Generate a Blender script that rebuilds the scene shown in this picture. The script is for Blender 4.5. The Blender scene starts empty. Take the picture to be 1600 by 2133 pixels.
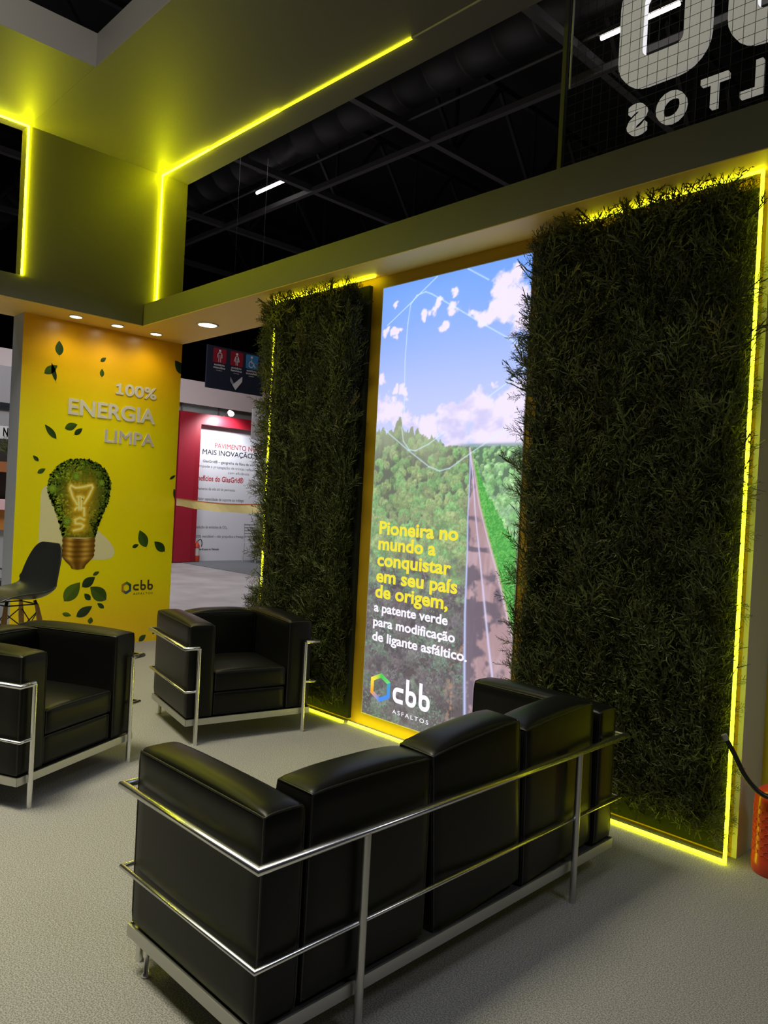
import bpy, math, random
import numpy as np
from mathutils import Vector, Matrix

S = bpy.context.scene
COL = S.collection
rng = np.random.default_rng(7)
random.seed(7)
PI = math.pi

# ------------------------------------------------------------------ camera
F_PX, YAW, PITCH, ROLL = 1582.5, math.radians(45.779), math.radians(-0.468), math.radians(2.975)
cy, sy, cp, sp = math.cos(YAW), math.sin(YAW), math.cos(PITCH), math.sin(PITCH)
fwd = Vector((-sy * cp, cy * cp, sp)); rgt = Vector((cy, sy, 0)); upv = rgt.cross(fwd)
r2 = math.cos(ROLL) * rgt + math.sin(ROLL) * upv
u2 = -math.sin(ROLL) * rgt + math.cos(ROLL) * upv
cam_d = bpy.data.cameras.new('camera'); cam = bpy.data.objects.new('camera', cam_d); COL.objects.link(cam)
cam_d.sensor_fit = 'HORIZONTAL'; cam_d.sensor_width = 36.0; cam_d.lens = F_PX / 1600 * 36.0
cam_d.clip_start = 0.05; cam_d.clip_end = 200
cam.matrix_world = Matrix(((r2.x, u2.x, -fwd.x, 0), (r2.y, u2.y, -fwd.y, 0), (r2.z, u2.z, -fwd.z, 1.5), (0, 0, 0, 1)))
S.camera = cam

# ------------------------------------------------------------------ world, exposure, large lamps
S.view_settings.view_transform = 'Standard'; S.view_settings.look = 'None'
S.view_settings.gamma = 1; S.view_settings.use_curve_mapping = False
S.view_settings.exposure = 0.0
S.cycles.use_denoising = True
S.cycles.max_bounces = 8
S.cycles.sample_clamp_indirect = 4.0
W = bpy.data.worlds.new('hall_air'); S.world = W; W.use_nodes = True
W.node_tree.nodes['Background'].inputs[0].default_value = (0.011, 0.011, 0.013, 1)
W.node_tree.nodes['Background'].inputs[1].default_value = 1.0

def area_lamp(name, loc, target, sx, sy_, power, color, spread=180):
    d = bpy.data.lights.new(name, 'AREA'); d.shape = 'RECTANGLE'; d.size = sx; d.size_y = sy_
    d.energy = power; d.color = color; d.spread = math.radians(spread)
    o = bpy.data.objects.new(name, d); COL.objects.link(o); o.location = loc
    o.rotation_euler = (Vector(target) - Vector(loc)).to_track_quat('-Z', 'Y').to_euler()
    return o
# hall luminaires overhead and behind the camera, the bright aisle beyond the stand, plus two added fills
area_lamp('hall_and_fill_lamp', (-3.9, -0.4, 7.2), (-3.9, 0.5, 0), 2.2, 1.6, 106, (1.0, 0.94, 0.66), 74)
area_lamp('hall_and_fill_lamp', (-2.8, 0.3, 7.6), (-7.1, 3.0, 1.2), 0.9, 0.7, 13, (1.0, 0.95, 0.82), 44)  # added fill that brightens the yellow panel, stands for no known luminaire
area_lamp('hall_and_fill_lamp', (-0.6, -0.2, 7.0), (-0.9, 0.6, 0), 2.2, 1.4, 18, (0.90, 0.92, 1.0), 84)
area_lamp('hall_and_fill_lamp', (3.2, 2.2, 6.4), (-1.2, 3.2, 0.8), 1.6, 1.2, 13, (0.90, 0.93, 1.0), 90)  # added cool fill from the right for the grey wall end and sign letters
area_lamp('hall_and_fill_lamp', (-11.6, 6.6, 7.4), (-13.0, 7.2, 0), 3.0, 2.0, 185, (1.0, 0.92, 0.92), 130)
area_lamp('hall_and_fill_lamp', (-9.6, 2.4, 7.4), (-11.5, 3.0, 0), 2.0, 1.5, 170, (0.95, 0.96, 1.0), 110)

# ------------------------------------------------------------------ materials
MATS = {}
def mat(name, color=(0.5, 0.5, 0.5), rough=0.5, metal=0.0, emit=None, strength=0.0, noise=None, bump=None, spec=None, coat=0.0):
    if name in MATS: return MATS[name]
    m = bpy.data.materials.new(name); m.use_nodes = True; MATS[name] = m
    nt = m.node_tree; b = nt.nodes['Principled BSDF']
    b.inputs['Base Color'].default_value = (*color, 1); b.inputs['Roughness'].default_value = rough
    b.inputs['Metallic'].default_value = metal
    if spec is not None: b.inputs['Specular IOR Level'].default_value = spec
    if coat: b.inputs['Coat Weight'].default_value = coat
    if emit is not None:
        b.inputs['Emission Color'].default_value = (*emit, 1); b.inputs['Emission Strength'].default_value = strength
    if noise or bump: tc = nt.nodes.new('ShaderNodeTexCoord')
    if noise:
        sc, c2, detail = noise
        n = nt.nodes.new('ShaderNodeTexNoise'); n.inputs['Scale'].default_value = sc; n.inputs['Detail'].default_value = detail
        nt.links.new(tc.outputs['Object'], n.inputs['Vector'])
        r = nt.nodes.new('ShaderNodeValToRGB'); r.color_ramp.elements[0].position = 0.35; r.color_ramp.elements[1].position = 0.65
        r.color_ramp.elements[0].color = (*color, 1); r.color_ramp.elements[1].color = (*c2, 1)
        nt.links.new(n.outputs['Fac'], r.inputs['Fac']); nt.links.new(r.outputs['Color'], b.inputs['Base Color'])
    if bump:
        sc, st, dist = bump
        n = nt.nodes.new('ShaderNodeTexNoise'); n.inputs['Scale'].default_value = sc; n.inputs['Detail'].default_value = 5
        nt.links.new(tc.outputs['Object'], n.inputs['Vector'])
        bp = nt.nodes.new('ShaderNodeBump'); bp.inputs['Strength'].default_value = st; bp.inputs['Distance'].default_value = dist
        nt.links.new(n.outputs['Fac'], bp.inputs['Height']); nt.links.new(bp.outputs['Normal'], b.inputs['Normal'])
    return m

def print_mat(name, rough=0.35, emit=0.0):
    """ink print: colours come from the mesh's own colour attribute"""
    m = bpy.data.materials.new(name); m.use_nodes = True; MATS[name] = m
    nt = m.node_tree; b = nt.nodes['Principled BSDF']; b.inputs['Roughness'].default_value = rough
    a = nt.nodes.new('ShaderNodeAttribute'); a.attribute_name = 'ink'
    if emit:
        b.inputs['Base Color'].default_value = (0.02, 0.02, 0.02, 1)
        nt.links.new(a.outputs['Color'], b.inputs['Emission Color']); b.inputs['Emission Strength'].default_value = emit
    else:
        nt.links.new(a.outputs['Color'], b.inputs['Base Color'])
    return m

def lin(r, g, b):
    """display 0..255 -> linear"""
    f = lambda c: (c / 255 / 12.92) if c / 255 <= 0.04045 else ((c / 255 + 0.055) / 1.055) ** 2.4
    return (f(r), f(g), f(b))

LED = (0.88, 0.90, 0.003)
M_GREY = mat('grey_paint', (0.135, 0.128, 0.124), 0.55, bump=(60, 0.05, 0.002))
M_SOFFIT = mat('pale_soffit_paint', (0.88, 0.60, 0.12), 0.5)
M_MUSTARD = mat('mustard_paint', (0.50, 0.30, 0.008), 0.5)
M_CARPET = mat('grey_carpet', (0.215, 0.21, 0.206), 0.95, noise=(210, (0.42, 0.41, 0.40), 10), bump=(420, 0.7, 0.004), spec=0.1)
M_CONCRETE = mat('hall_concrete', (0.27, 0.25, 0.255), 0.55, noise=(1.6, (0.37, 0.35, 0.355), 8), bump=(20, 0.05, 0.01))
M_LEATHER = mat('black_leather', (0.005, 0.005, 0.0052), 0.36, bump=(190, 0.08, 0.0012), spec=0.23)
M_PIPING = mat('black_piping', (0.006, 0.006, 0.006), 0.42)
M_CHROME = mat('chrome', (0.78, 0.78, 0.80), 0.26, metal=1.0)
M_SATIN = mat('satin_steel', (0.55, 0.55, 0.54), 0.34, metal=0.9)
_cr = [n for n in M_CARPET.node_tree.nodes if n.type == 'VALTORGB'][0].color_ramp
_cr.elements[0].position = 0.42; _cr.elements[1].position = 0.58
M_LED = mat('yellow_led', (0.8, 0.8, 0.1), 0.4, emit=LED, strength=115)
M_LEDX = [mat('yellow_led_bright', (0.8, 0.8, 0.1), 0.4, emit=LED, strength=130), M_LED, mat('yellow_led_dim', (0.8, 0.8, 0.1), 0.4, emit=LED, strength=50), mat('yellow_led_faint', (0.8, 0.8, 0.1), 0.4, emit=LED, strength=16)]
M_LEDH = mat('yellow_led_outline', (0.8, 0.8, 0.1), 0.4, emit=(0.86, 0.92, 0.012), strength=8.5)
M_LEDF = mat('yellow_led_floor', (0.8, 0.8, 0.1), 0.4, emit=(0.86, 0.92, 0.012), strength=18)
M_LEDOFF = mat('led_diffuser_unlit', (0.42, 0.40, 0.38), 0.4)
M_LAMPW = mat('white_lamp', (0.9, 0.9, 0.9), 0.4, emit=(1.0, 0.93, 0.80), strength=14)
M_TUBE = mat('tube_lamp', (0.9, 0.9, 0.9), 0.4, emit=(1.0, 0.92, 0.88), strength=9)
M_WHITE = mat('white_plastic', (0.75, 0.75, 0.73), 0.45)
M_LETTER = mat('pale_letter', (0.74, 0.72, 0.62), 0.5)
M_SIDE = mat('panel_edge_grey', (0.55, 0.59, 0.66), 0.5)
M_BLACK = mat('black_plastic', (0.016, 0.018, 0.022), 0.33)
M_BLACKM = mat('black_wire', (0.012, 0.012, 0.012), 0.4)
M_WOOD = mat('beech_wood', (0.42, 0.21, 0.06), 0.45, noise=(14, (0.55, 0.30, 0.10), 4))
M_RED = mat('extinguisher_red', (0.55, 0.045, 0.015), 0.32, coat=0.3)
M_REDMESH = mat('red_net', (0.62, 0.10, 0.05), 0.35)
M_HEDGEBACK = mat('dark_moss_board', (0.012, 0.016, 0.006), 0.95)
M_INK = print_mat('matt_vinyl_print', 0.30)
M_SCREEN = print_mat('backlit_print', 0.35, emit=1.1)
M_STEEL = mat('dark_roof_steel', (0.11, 0.11, 0.115), 0.6)
M_WEB = mat('black_roof_web', (0.03, 0.03, 0.032), 0.7)
M_ROOF = mat('black_roof', (0.02, 0.02, 0.021), 0.9)
M_DUCT = mat('dark_duct', (0.05, 0.052, 0.055), 0.5, metal=0.3)
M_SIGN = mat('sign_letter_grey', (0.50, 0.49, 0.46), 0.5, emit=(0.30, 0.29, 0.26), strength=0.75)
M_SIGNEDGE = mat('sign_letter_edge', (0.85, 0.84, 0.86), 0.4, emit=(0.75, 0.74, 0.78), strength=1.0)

# ------------------------------------------------------------------ mesh building
class MB:
    def __init__(s): s.v = []; s.f = []; s.m = []; s.sm = []; s.c = None
    def add(s, verts, faces, mi=0, smooth=False, M=None):
        o = len(s.v)
        if M is not None: verts = [M @ Vector(p) for p in verts]
        s.v += [tuple(p) for p in verts]; s.f += [tuple(i + o for i in f) for f in faces]
        s.m += [mi] * len(faces); s.sm += [smooth] * len(faces); return s
    def box(s, x0, x1, y0, y1, z0, z1, mi=0, M=None):
        v = [(x, y, z) for z in (z0, z1) for y in (y0, y1) for x in (x0, x1)]
        return s.add(v, [(0, 2, 3, 1), (4, 5, 7, 6), (0, 1, 5, 4), (2, 6, 7, 3), (0, 4, 6, 2), (1, 3, 7, 5)], mi, False, M)
    def bbox(s, x0, x1, y0, y1, z0, z1, b=0.004, mi=0, M=None):
        """box with chamfered edges"""
        hx, hy, hz = (x1 - x0) / 2, (y1 - y0) / 2, (z1 - z0) / 2
        v, f = rounded((hx, hy, hz), min(b, hx * .9, hy * .9, hz * .9), 3)
        c = np.array([(x0 + x1) / 2, (y0 + y1) / 2, (z0 + z1) / 2])
        return s.add([tuple(p + c) for p in v], f, mi, True, M)
    def tube(s, pts, r, n=10, closed=False, mi=0, caps=True, M=None, square=False):
        P = [Vector(p) for p in pts]; k = len(P)
        rs = r if isinstance(r, (list, tuple)) else [r] * k
        d = [(P[(i + 1) % k] - P[i]).normalized() for i in range(k if closed else k - 1)]
        ref = Vector((0, 0, 1)) if abs(d[0].z) < 0.9 else Vector((1, 0, 0))
        u = d[0].cross(ref).normalized(); rings = []
        for i in range(k):
            din = d[i - 1] if (closed or i > 0) else d[0]
            dout = d[i] if (closed or i < k - 1) else d[-1]
            nb = (din + dout)
            nb = nb.normalized() if nb.length > 1e-6 else dout
            u = (u - din * u.dot(din)).normalized(); w = din.cross(u)
            ring = []
            for j in range(n):
                a = 2 * PI * j / n + (PI / 4 if square else 0)
                off = (u * math.cos(a) + w * math.sin(a)) * rs[i]
                t = -off.dot(nb) / max(din.dot(nb), 0.2)
                ring.append(P[i] + off + din * t)
            rings.append(ring)
            u = din.rotation_difference(dout) @ u
        v = [p for R in rings for p in R]; f = []
        for i in range(k if closed else k - 1):
            a, b = i * n, ((i + 1) % k) * n
            for j in range(n): f.append((a + j, a + (j + 1) % n, b + (j + 1) % n, b + j))
        s.add(v, f, mi, not square, M)
        if caps and not closed:
            s.add(rings[0], [tuple(reversed(range(n)))], mi, False, M); s.add(rings[-1], [tuple(range(n))], mi, False, M)
        return s
    def lathe(s, prof, n=28, mi=0, M=None, cap=True):
        v = [(r * math.cos(2 * PI * j / n), r * math.sin(2 * PI * j / n), z) for r, z in prof for j in range(n)]
        f = [(i * n + j, i * n + (j + 1) % n, (i + 1) * n + (j + 1) % n, (i + 1) * n + j) for i in range(len(prof) - 1) for j in range(n)]
        s.add(v, f, mi, True, M)
        if cap:
            s.add(v[:n], [tuple(reversed(range(n)))], mi, False, M); s.add(v[-n:], [tuple(range(n))], mi, False, M)
        return s
    def prism(s, poly, d0, d1, axis, mi=0):
        """poly of (a,b) extruded from d0 to d1 along axis 0/1/2"""
        def P(a, b, d): return (d, a, b) if axis == 0 else ((a, d, b) if axis == 1 else (a, b, d))
        n = len(poly)
        v = [P(a, b, d0) for a, b in poly] + [P(a, b, d1) for a, b in poly]
        f = [tuple(reversed(range(n))), tuple(range(n, 2 * n))] + [(i, (i + 1) % n, n + (i + 1) % n, n + i) for i in range(n)]
        return s.add(v, f, mi)
    def build(s, name, mats, parent=None, ink=None):
        me = bpy.data.meshes.new(name); me.from_pydata(s.v, [], s.f)
        for m in (mats if isinstance(mats, (list, tuple)) else [mats]): me.materials.append(m)
        me.polygons.foreach_set('material_index', s.m); me.polygons.foreach_set('use_smooth', s.sm)
        if ink is not None:
            a = me.color_attributes.new('ink', 'FLOAT_COLOR', 'POINT')
            c = np.ones((len(s.v), 4), np.float32); c[:, :3] = np.asarray(ink, np.float32); a.data.foreach_set('color', c.ravel())
        me.update()
        o = bpy.data.objects.new(name, me); COL.objects.link(o)
        if parent is not None: o.parent = parent
        return o

def rounded(half, r, n=6, puff=(0, 0, 0), n_long=None):
    """rounded box surface; puff bulges each pair of faces"""
    hx, hy, hz = half; v = []; f = []
    ts = np.linspace(-1, 1, n + 1)
    # denser near the edges
    ts = np.sign(ts) * (1 - (1 - np.abs(ts)) ** 1.6)
    for ax in range(3):
        for sg in (-1, 1):
            o = len(v)
            for a in ts:
                for b in ts:
                    p = [0, 0, 0]; p[ax] = sg; p[(ax + 1) % 3] = a; p[(ax + 2) % 3] = b
                    v.append(rmap(p, half, r, puff))
            for i in range(n):
                for j in range(n):
                    q = (o + i * (n + 1) + j, o + (i + 1) * (n + 1) + j, o + (i + 1) * (n + 1) + j + 1, o + i * (n + 1) + j + 1)
                    f.append(q if sg > 0 else tuple(reversed(q)))
    return v, f
def rmap(p, half, r, puff):
    p = np.array(p, float); h = np.array(half); inner = h - r
    P = p * h
    q = np.clip(P, -inner, inner); d = P - q; L = np.linalg.norm(d)
    out = q + (d / L * r if L > 1e-9 else 0)
    w = 1 - np.abs(p) ** 2.2
    out[0] += np.sign(p[0]) * puff[0] * max(w[1], 0) * max(w[2], 0) * abs(p[0]) ** 2
    out[1] += np.sign(p[1]) * puff[1] * max(w[0], 0) * max(w[2], 0) * abs(p[1]) ** 2
    out[2] += np.sign(p[2]) * puff[2] * (1 - 0.999 * abs(p[0]) ** 3) * (1 - 0.75 * abs(p[1]) ** 3) * max(p[2], 0) ** 2
    return out

def tag(o, label, cat, group=None, kind=None):
    o['label'] = label; o['category'] = cat
    if group: o['group'] = group
    if kind: o['kind'] = kind
    return o
def thing(name, label, cat, loc=(0, 0, 0), rz=0, group=None, kind=None):
    o = bpy.data.objects.new(name, None); COL.objects.link(o); o.location = loc; o.rotation_euler = (0, 0, rz)
    o.empty_display_size = 0.1
    return tag(o, label, cat, group, kind)
def struct(o): o['kind'] = 'structure'; return o

_CAP = None
def text_geo(txt, bold=0.0, extrude=0.0, spacing=1.0):
    cu = bpy.data.curves.new('t', 'FONT'); cu.body = txt; cu.size = 1.0; cu.offset = bold; cu.extrude = extrude; cu.space_character = spacing
    cu.resolution_u = 4
    ob = bpy.data.objects.new('t', cu); COL.objects.link(ob)
    bpy.context.view_layer.update()
    dg = bpy.context.evaluated_depsgraph_get(); me = bpy.data.meshes.new_from_object(ob.evaluated_get(dg))
    v = np.array([x.co[:] for x in me.vertices]); f = [tuple(p.vertices) for p in me.polygons]
    bpy.data.objects.remove(ob); bpy.data.curves.remove(cu); bpy.data.meshes.remove(me)
    return v, f
def add_text(mb, txt, x0, x1, base, cap, frame, bold=0.0, depth=0.0, d=0.0, spacing=1.0, mi=0, mirror=False):
    """frame(a, b, depth) -> xyz ; the word is fitted between x0 and x1"""
    global _CAP
    if _CAP is None: _CAP = text_geo('H')[0][:, 1].max()
    v, f = text_geo(txt, 0.0 if 'M' in txt else bold, 0.5 if depth else 0.0, spacing)
    if 'M' in txt and bold > 0:
        V2, F2 = [], []
        for q in range(8):
            o_ = sum(len(a) for a in V2); a_ = q * PI / 4
            V2.append(v + np.array([bold * math.cos(a_), bold * math.sin(a_), 1e-4 * q])); F2 += [tuple(i + o_ for i in p) for p in f]
        v, f = np.concatenate(V2), F2
    mn, mx = v[:, 0].min(), v[:, 0].max()
    a = x0 + (v[:, 0] - mn) / (mx - mn) * (x1 - x0); b = base + v[:, 1] / _CAP * cap
    dd = d + (v[:, 2] + 0.5) * depth if depth else d + v[:, 2]
    mb.add([frame(a[i], b[i], dd[i]) for i in range(len(v))], f, mi)
    return len(v)

def add_words(name, m, parent, txt, x0, x1, base, cap, frame, bold=0.0, depth=0.0, d=0.0, spacing=1.0, col=None):
    """one mesh per word of the line"""
    mb = MB(); add_text(mb, txt, x0, x1, base, cap, frame, bold, depth, d, spacing)
    n = len(mb.v); par = list(range(n))
    def find(a):
        while par[a] != a: par[a] = par[par[a]]; a = par[a]
        return a
    for f in mb.f:
        for q in f[1:]: par[find(q)] = find(f[0])
    o = frame(0, 0, 0); e = frame(1, 0, 0); ax = max(range(3), key=lambda k: abs(e[k] - o[k])); sg_ = e[ax] - o[ax]
    comp = {}
    for i_, p in enumerate(mb.v):
        a = (p[ax] - o[ax]) * sg_; r = find(i_); lo, hi = comp.get(r, (9e9, -9e9)); comp[r] = (min(lo, a), max(hi, a))
    gaps = []; order = sorted(comp.items(), key=lambda k: k[1][0]); reach = -9e9
    for r, (lo, hi) in order:
        if reach > -9e8: gaps.append((lo - reach, r))
        reach = max(reach, hi)
    nw = len(txt.split()) - 1; starts = {r for g, r in sorted(gaps, reverse=True)[:nw]}
    wid = {}; k = 0
    for r, _ in order:
        if r in starts: k += 1
        wid[r] = k
    for w in range(k + 1):
        idx = [i_ for i_ in range(n) if wid[find(i_)] == w]; new = {q: c for c, q in enumerate(idx)}
        b = MB(); b.add([mb.v[q] for q in idx], [tuple(new[q] for q in f) for f in mb.f if f[0] in new])
        b.build(name, m, parent, ink=None if col is None else [col] * len(idx))

def vnoise(x, y, seed, octaves=4, gain=0.5):
    """multi octave value noise on arrays"""
    out = np.zeros_like(x, float); amp = 1; tot = 0
    for o in range(octaves):
        r = np.random.default_rng(seed * 31 + o); G = r.random((256, 256))
        X = x * 2 ** o; Y = y * 2 ** o; xi = np.floor(X).astype(int); yi = np.floor(Y).astype(int)
        fx = X - xi; fy = Y - yi; fx = fx * fx * (3 - 2 * fx); fy = fy * fy * (3 - 2 * fy)
        g = lambda i, j: G[i % 256, j % 256]
        out += amp * ((g(xi, yi) * (1 - fx) + g(xi + 1, yi) * fx) * (1 - fy) + (g(xi, yi + 1) * (1 - fx) + g(xi + 1, yi + 1) * fx) * fy)
        tot += amp; amp *= gain
    return out / tot
def sstep(a, b, x):
    t = np.clip((x - a) / (b - a), 0, 1); return t * t * (3 - 2 * t)
def mix(A, B, t): return A * (1 - t[..., None]) + np.asarray(B) * t[..., None]

# ------------------------------------------------------------------ setting
# carpet and hall floor
struct(MB().box(-7.45, 4.0, -4.0, 3.96, -0.02, 0.0).build('floor', M_CARPET))
struct(MB().box(-40, 14, -14, 40, -0.06, -0.02).build('floor_hall', M_CONCRETE))
# back wall behind lightbox and hedges, with recessed grey bay at its near end
struct(MB().box(-5.0, -1.30, 3.56, 3.90, 0, 3.06).build('wall_back', M_MUSTARD))
struct(MB().box(-1.30, -1.278, 3.56, 3.82, 0, 3.06).build('wall_bay', mat('wall_end_grey', (0.60, 0.59, 0.58), 0.55)))
struct(MB().box(-1.278, 0.4, 3.82, 3.90, 0, 3.06).build('wall_right', mat('yellow_bay_paint', (0.62, 0.50, 0.01), 0.5)))
# ring beams
bm_ = MB().box(-7.44, 1.2, 3.285, 3.94, 3.065, 3.263); bm_.box(-7.44, 1.2, 3.286, 3.94, 3.06, 3.065, 1)
struct(bm_.build('trim_1', [M_GREY, M_SOFFIT]))
bm_ = MB().box(-7.44, -6.73, -3.0, 3.284, 3.065, 3.263); bm_.box(-7.44, -6.731, -3.0, 3.284, 3.06, 3.065, 1)
struct(bm_.build('trim_2', [M_GREY, M_SOFFIT]))
# upper wall pier and canopy
struct(MB().box(-6.875, -6.734, 2.192, 3.675, 3.263, 4.511).build('wall_left', M_GREY))
c_ = MB().box(-6.875, -5.435, -3.0, 3.68, 4.511, 4.75).box(-5.435, 1.5, 2.203, 3.68, 4.511, 4.75)
c_.box(-6.72, -5.44, 2.1985, 2.2015, 4.509, 4.5115, 1)
struct(c_.build('ceiling', [M_GREY, mat('seam_shadow_gap', (0.16, 0.155, 0.15), 0.7)]))

# hall roof, far from the stand
struct(MB().box(-40, 14, -14, 40, 10.2, 10.4).build('ceiling_hall', M_ROOF))
struct(MB().box(-40.2, -40, -14, 40, 0, 10.2).build('wall_hall_left', M_ROOF))
struct(MB().box(-40, 14, 40, 40.2, 0, 10.2).build('wall_hall_back', M_ROOF))

# ------------------------------------------------------------------ LED strips
def led(name, paths, label, off=None, w=0.009, m=None):
    t = thing(name, label, 'led strip', paths[0][0])
    o = Vector(paths[0][0])
    for p in paths:
        MB().tube([Vector(q) - o for q in p], w, 8).build('light_tube', m or M_LED, t)
    if off: MB().tube([Vector(q) - o for q in off], w * 0.8, 8).build('unlit_tube', M_LEDOFF, t)
    return t
t = led('led_strip', [[(-6.73, 3.406, 3.27), (-6.73, 3.406, 4.505), (-5.9, 3.41, 4.508)]],
    'yellow led line running up the olive pier and along the canopy underside', off=[(-3.5, 3.433, 4.508), (1.0, 3.44, 4.508)])
for k_, (xa, xb) in enumerate(((-5.9, -4.9), (-4.9, -3.5))):      # the strip weakens along its run
    MB().tube([(xa + 6.73, 0.004 + .008 * k_, 1.238), (xb + 6.73, 0.012 + .015 * k_, 1.238)], 0.009 - .001 * k_, 8).build('light_tube', M_LEDX[2 + k_], t)
led('led_strip', [[(-6.73, 2.194, 3.27), (-6.73, 2.194, 4.504), (-6.73, -2.5, 4.504)]],
    'yellow led line framing the dark opening at upper left', m=M_LEDX[0])

# ------------------------------------------------------------------ downlights
def downlight(x, y, r, label):
    t = thing('downlight', label, 'ceiling light', (x, y, 3.06), group='round white downlights under the soffit')
    MB().lathe([(r * 1.22, 0), (r * 1.22, -0.006), (r * 1.02, -0.009), (r * 1.0, -0.004)], 32, cap=False).build('trim_ring', M_WHITE, t)
    MB().lathe([(r, -0.001), (r, -0.005), (r * 0.6, -0.006), (0.001, -0.006)], 32).build('diffuser', M_LAMPW, t)
    d = bpy.data.lights.new('downlight_beam', 'SPOT'); d.energy = 9 if r < .07 else 22; d.spot_size = math.radians(150); d.spot_blend = 1.0
    d.color = (1.0, 0.87, 0.62); d.shadow_soft_size = r
    o = bpy.data.objects.new('downlight_beam', d); COL.objects.link(o); o.parent = t; o.location = (0, 0, -0.02)
downlight(-6.91, 2.73, 0.050, 'small round downlight above the yellow panel, farthest from the lightbox')
downlight(-6.92, 3.125, 0.050, 'small round downlight above the yellow panel, middle of its row of three')
downlight(-6.93, 3.52, 0.050, 'small round downlight above the yellow panel, at the beam corner')
downlight(-6.13, 3.61, 0.082, 'large oval-looking downlight between yellow panel and hedge')

# ------------------------------------------------------------------ yellow display panel
PX = -7.16
pn = thing('display_panel', 'tall yellow printed panel with leafy light bulb and raised white words', 'display panel', (0, 0, 0))
MB().box(PX - 0.27, PX - 0.004, 2.372, 3.93, 0, 3.06).build('core', M_SIDE, pn)
# printed face: hue runs amber - yellow - amber down the print
ny, nz = 8, 60; ys = np.linspace(2.37, 3.935, ny + 1); zs = np.linspace(0.0, 3.06, nz + 1)
mb = MB(); mb.add([(PX, y, z) for z in zs for y in ys], [(j * (ny + 1) + i, j * (ny + 1) + i + 1, (j + 1) * (ny + 1) + i + 1, (j + 1) * (ny + 1) + i) for j in range(nz) for i in range(ny)])
zz = np.repeat(zs, ny + 1); t = sstep(2.0, 2.95, zz); t2 = sstep(0.75, 0.1, zz)
ink = np.stack([0.94 - 0.02 * t, 0.84 - 0.36 * t - 0.20 * t2, np.full_like(zz, 0.004)], 1)
mb.build('printed_face', M_INK, pn, ink=ink)
# artwork: leaves, pale shape, bulb
LEAVES = [(2.695, 2.726, 2.687, 2.863, .55), (2.568, 2.543, 2.683, 2.634, .5), (2.674, 2.488, 2.629, 2.65, .25), (3.082, 2.738, 3.136, 2.782, .55), (3.103, 2.592, 3.101, 2.672, .55), (3.976, 2.755, 3.86, 2.881, .6), (2.704, 1.96, 2.594, 2.082, .35), (2.776, 2.064, 2.891, 2.115, .55), (2.867, 2.015, 2.94, 2.082, .5), (2.556, 1.742, 2.503, 1.79, .5), (2.549, 1.633, 2.62, 1.679, .5), (3.865, 1.657, 3.93, 1.704, .35), (3.976, 1.435, 3.917, 1.563, .45), (3.644, 0.957, 3.564, 1.128, .55), (3.496, 0.957, 3.562, 0.984, .55), (3.851, 0.914, 3.729, 1.015, .55), (3.108, 0.688, 3.172, 0.721, .5), (3.009, 0.579, 3.132, 0.67, .6), (2.845, 0.45, 2.989, 0.623, .6), (3.254, 0.442, 3.089, 0.576, .62), (3.097, 0.449, 3.035, 0.514, .6), (3.236, 0.363, 3.166, 0.416, .5), (2.834, 0.336, 2.921, 0.31, .45), (2.968, 0.296, 3.118, 0.389, .5), (2.451, 0.73, 2.47, 0.655, .65), (3.101, 0.22, 3.112, 0.284, .8), (3.758, 0.068, 3.788, 0.097, .6), (3.613, 0.008, 3.687, 0.068, .6)]
mb = MB(); ink = []
def inkpoly(pts, col, d, fan=None):
    o = len(pts); c = fan or (sum(p[0] for p in pts) / o, sum(p[1] for p in pts) / o)
    pts = [(min(a, 3.934), b) for a, b in pts]
    mb.add([(PX + d, a, b) for a, b in pts] + [(PX + d, min(c[0], 3.934), c[1])], [(i, (i + 1) % o, o) for i in range(o)])
    ink.extend([col] * (o + 1) if not isinstance(col, list) else col)
PALE = [(2.59, 1.46), (2.602, 1.498), (2.645, 1.533), (2.728, 1.514), (2.962, 1.373), (3.141, 1.116), (3.236, 1.038), (3.301, 0.959), (3.316, 0.9), (3.291, 0.855), (3.226, 0.836), (2.835, 0.838), (2.65, 0.857), (2.60, 0.862), (2.587, 0.988)]
inkpoly(PALE, (0.84, 0.80, 0.46), 0.0006)
for i, (a, b, c, d, w) in enumerate(LEAVES):
    L = math.hypot(c - a, d - b); ux, uy = (c - a) / L, (d - b) / L; hw = w * L / 2
    g = [(0.030, 0.075, 0.012), (0.055, 0.12, 0.012), (0.022, 0.055, 0.018)][i % 3]
    if i in (18, 22): g = (0.09, 0.17, 0.012)
    g2 = tuple(x * 0.72 for x in g)
    def side(sg, n=9):
        return [(a + ux * L * s + -uy * sg * hw * math.sin(PI * s ** 0.85) ** 0.9, b + uy * L * s + ux * sg * hw * math.sin(PI * s ** 0.85) ** 0.9) for s in np.linspace(0, 1, n)]
    inkpoly(side(1) + [(c, d)], g, 0.0012); inkpoly(side(-1) + [(c, d)], g2, 0.0012)
    k = 0.09   # stalk
    inkpoly([(a, b), (a - ux * L * k - uy * .002, b - uy * L * k), (a - ux * L * k + uy * .002, b - uy * L * k)], g, 0.0012)
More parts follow.
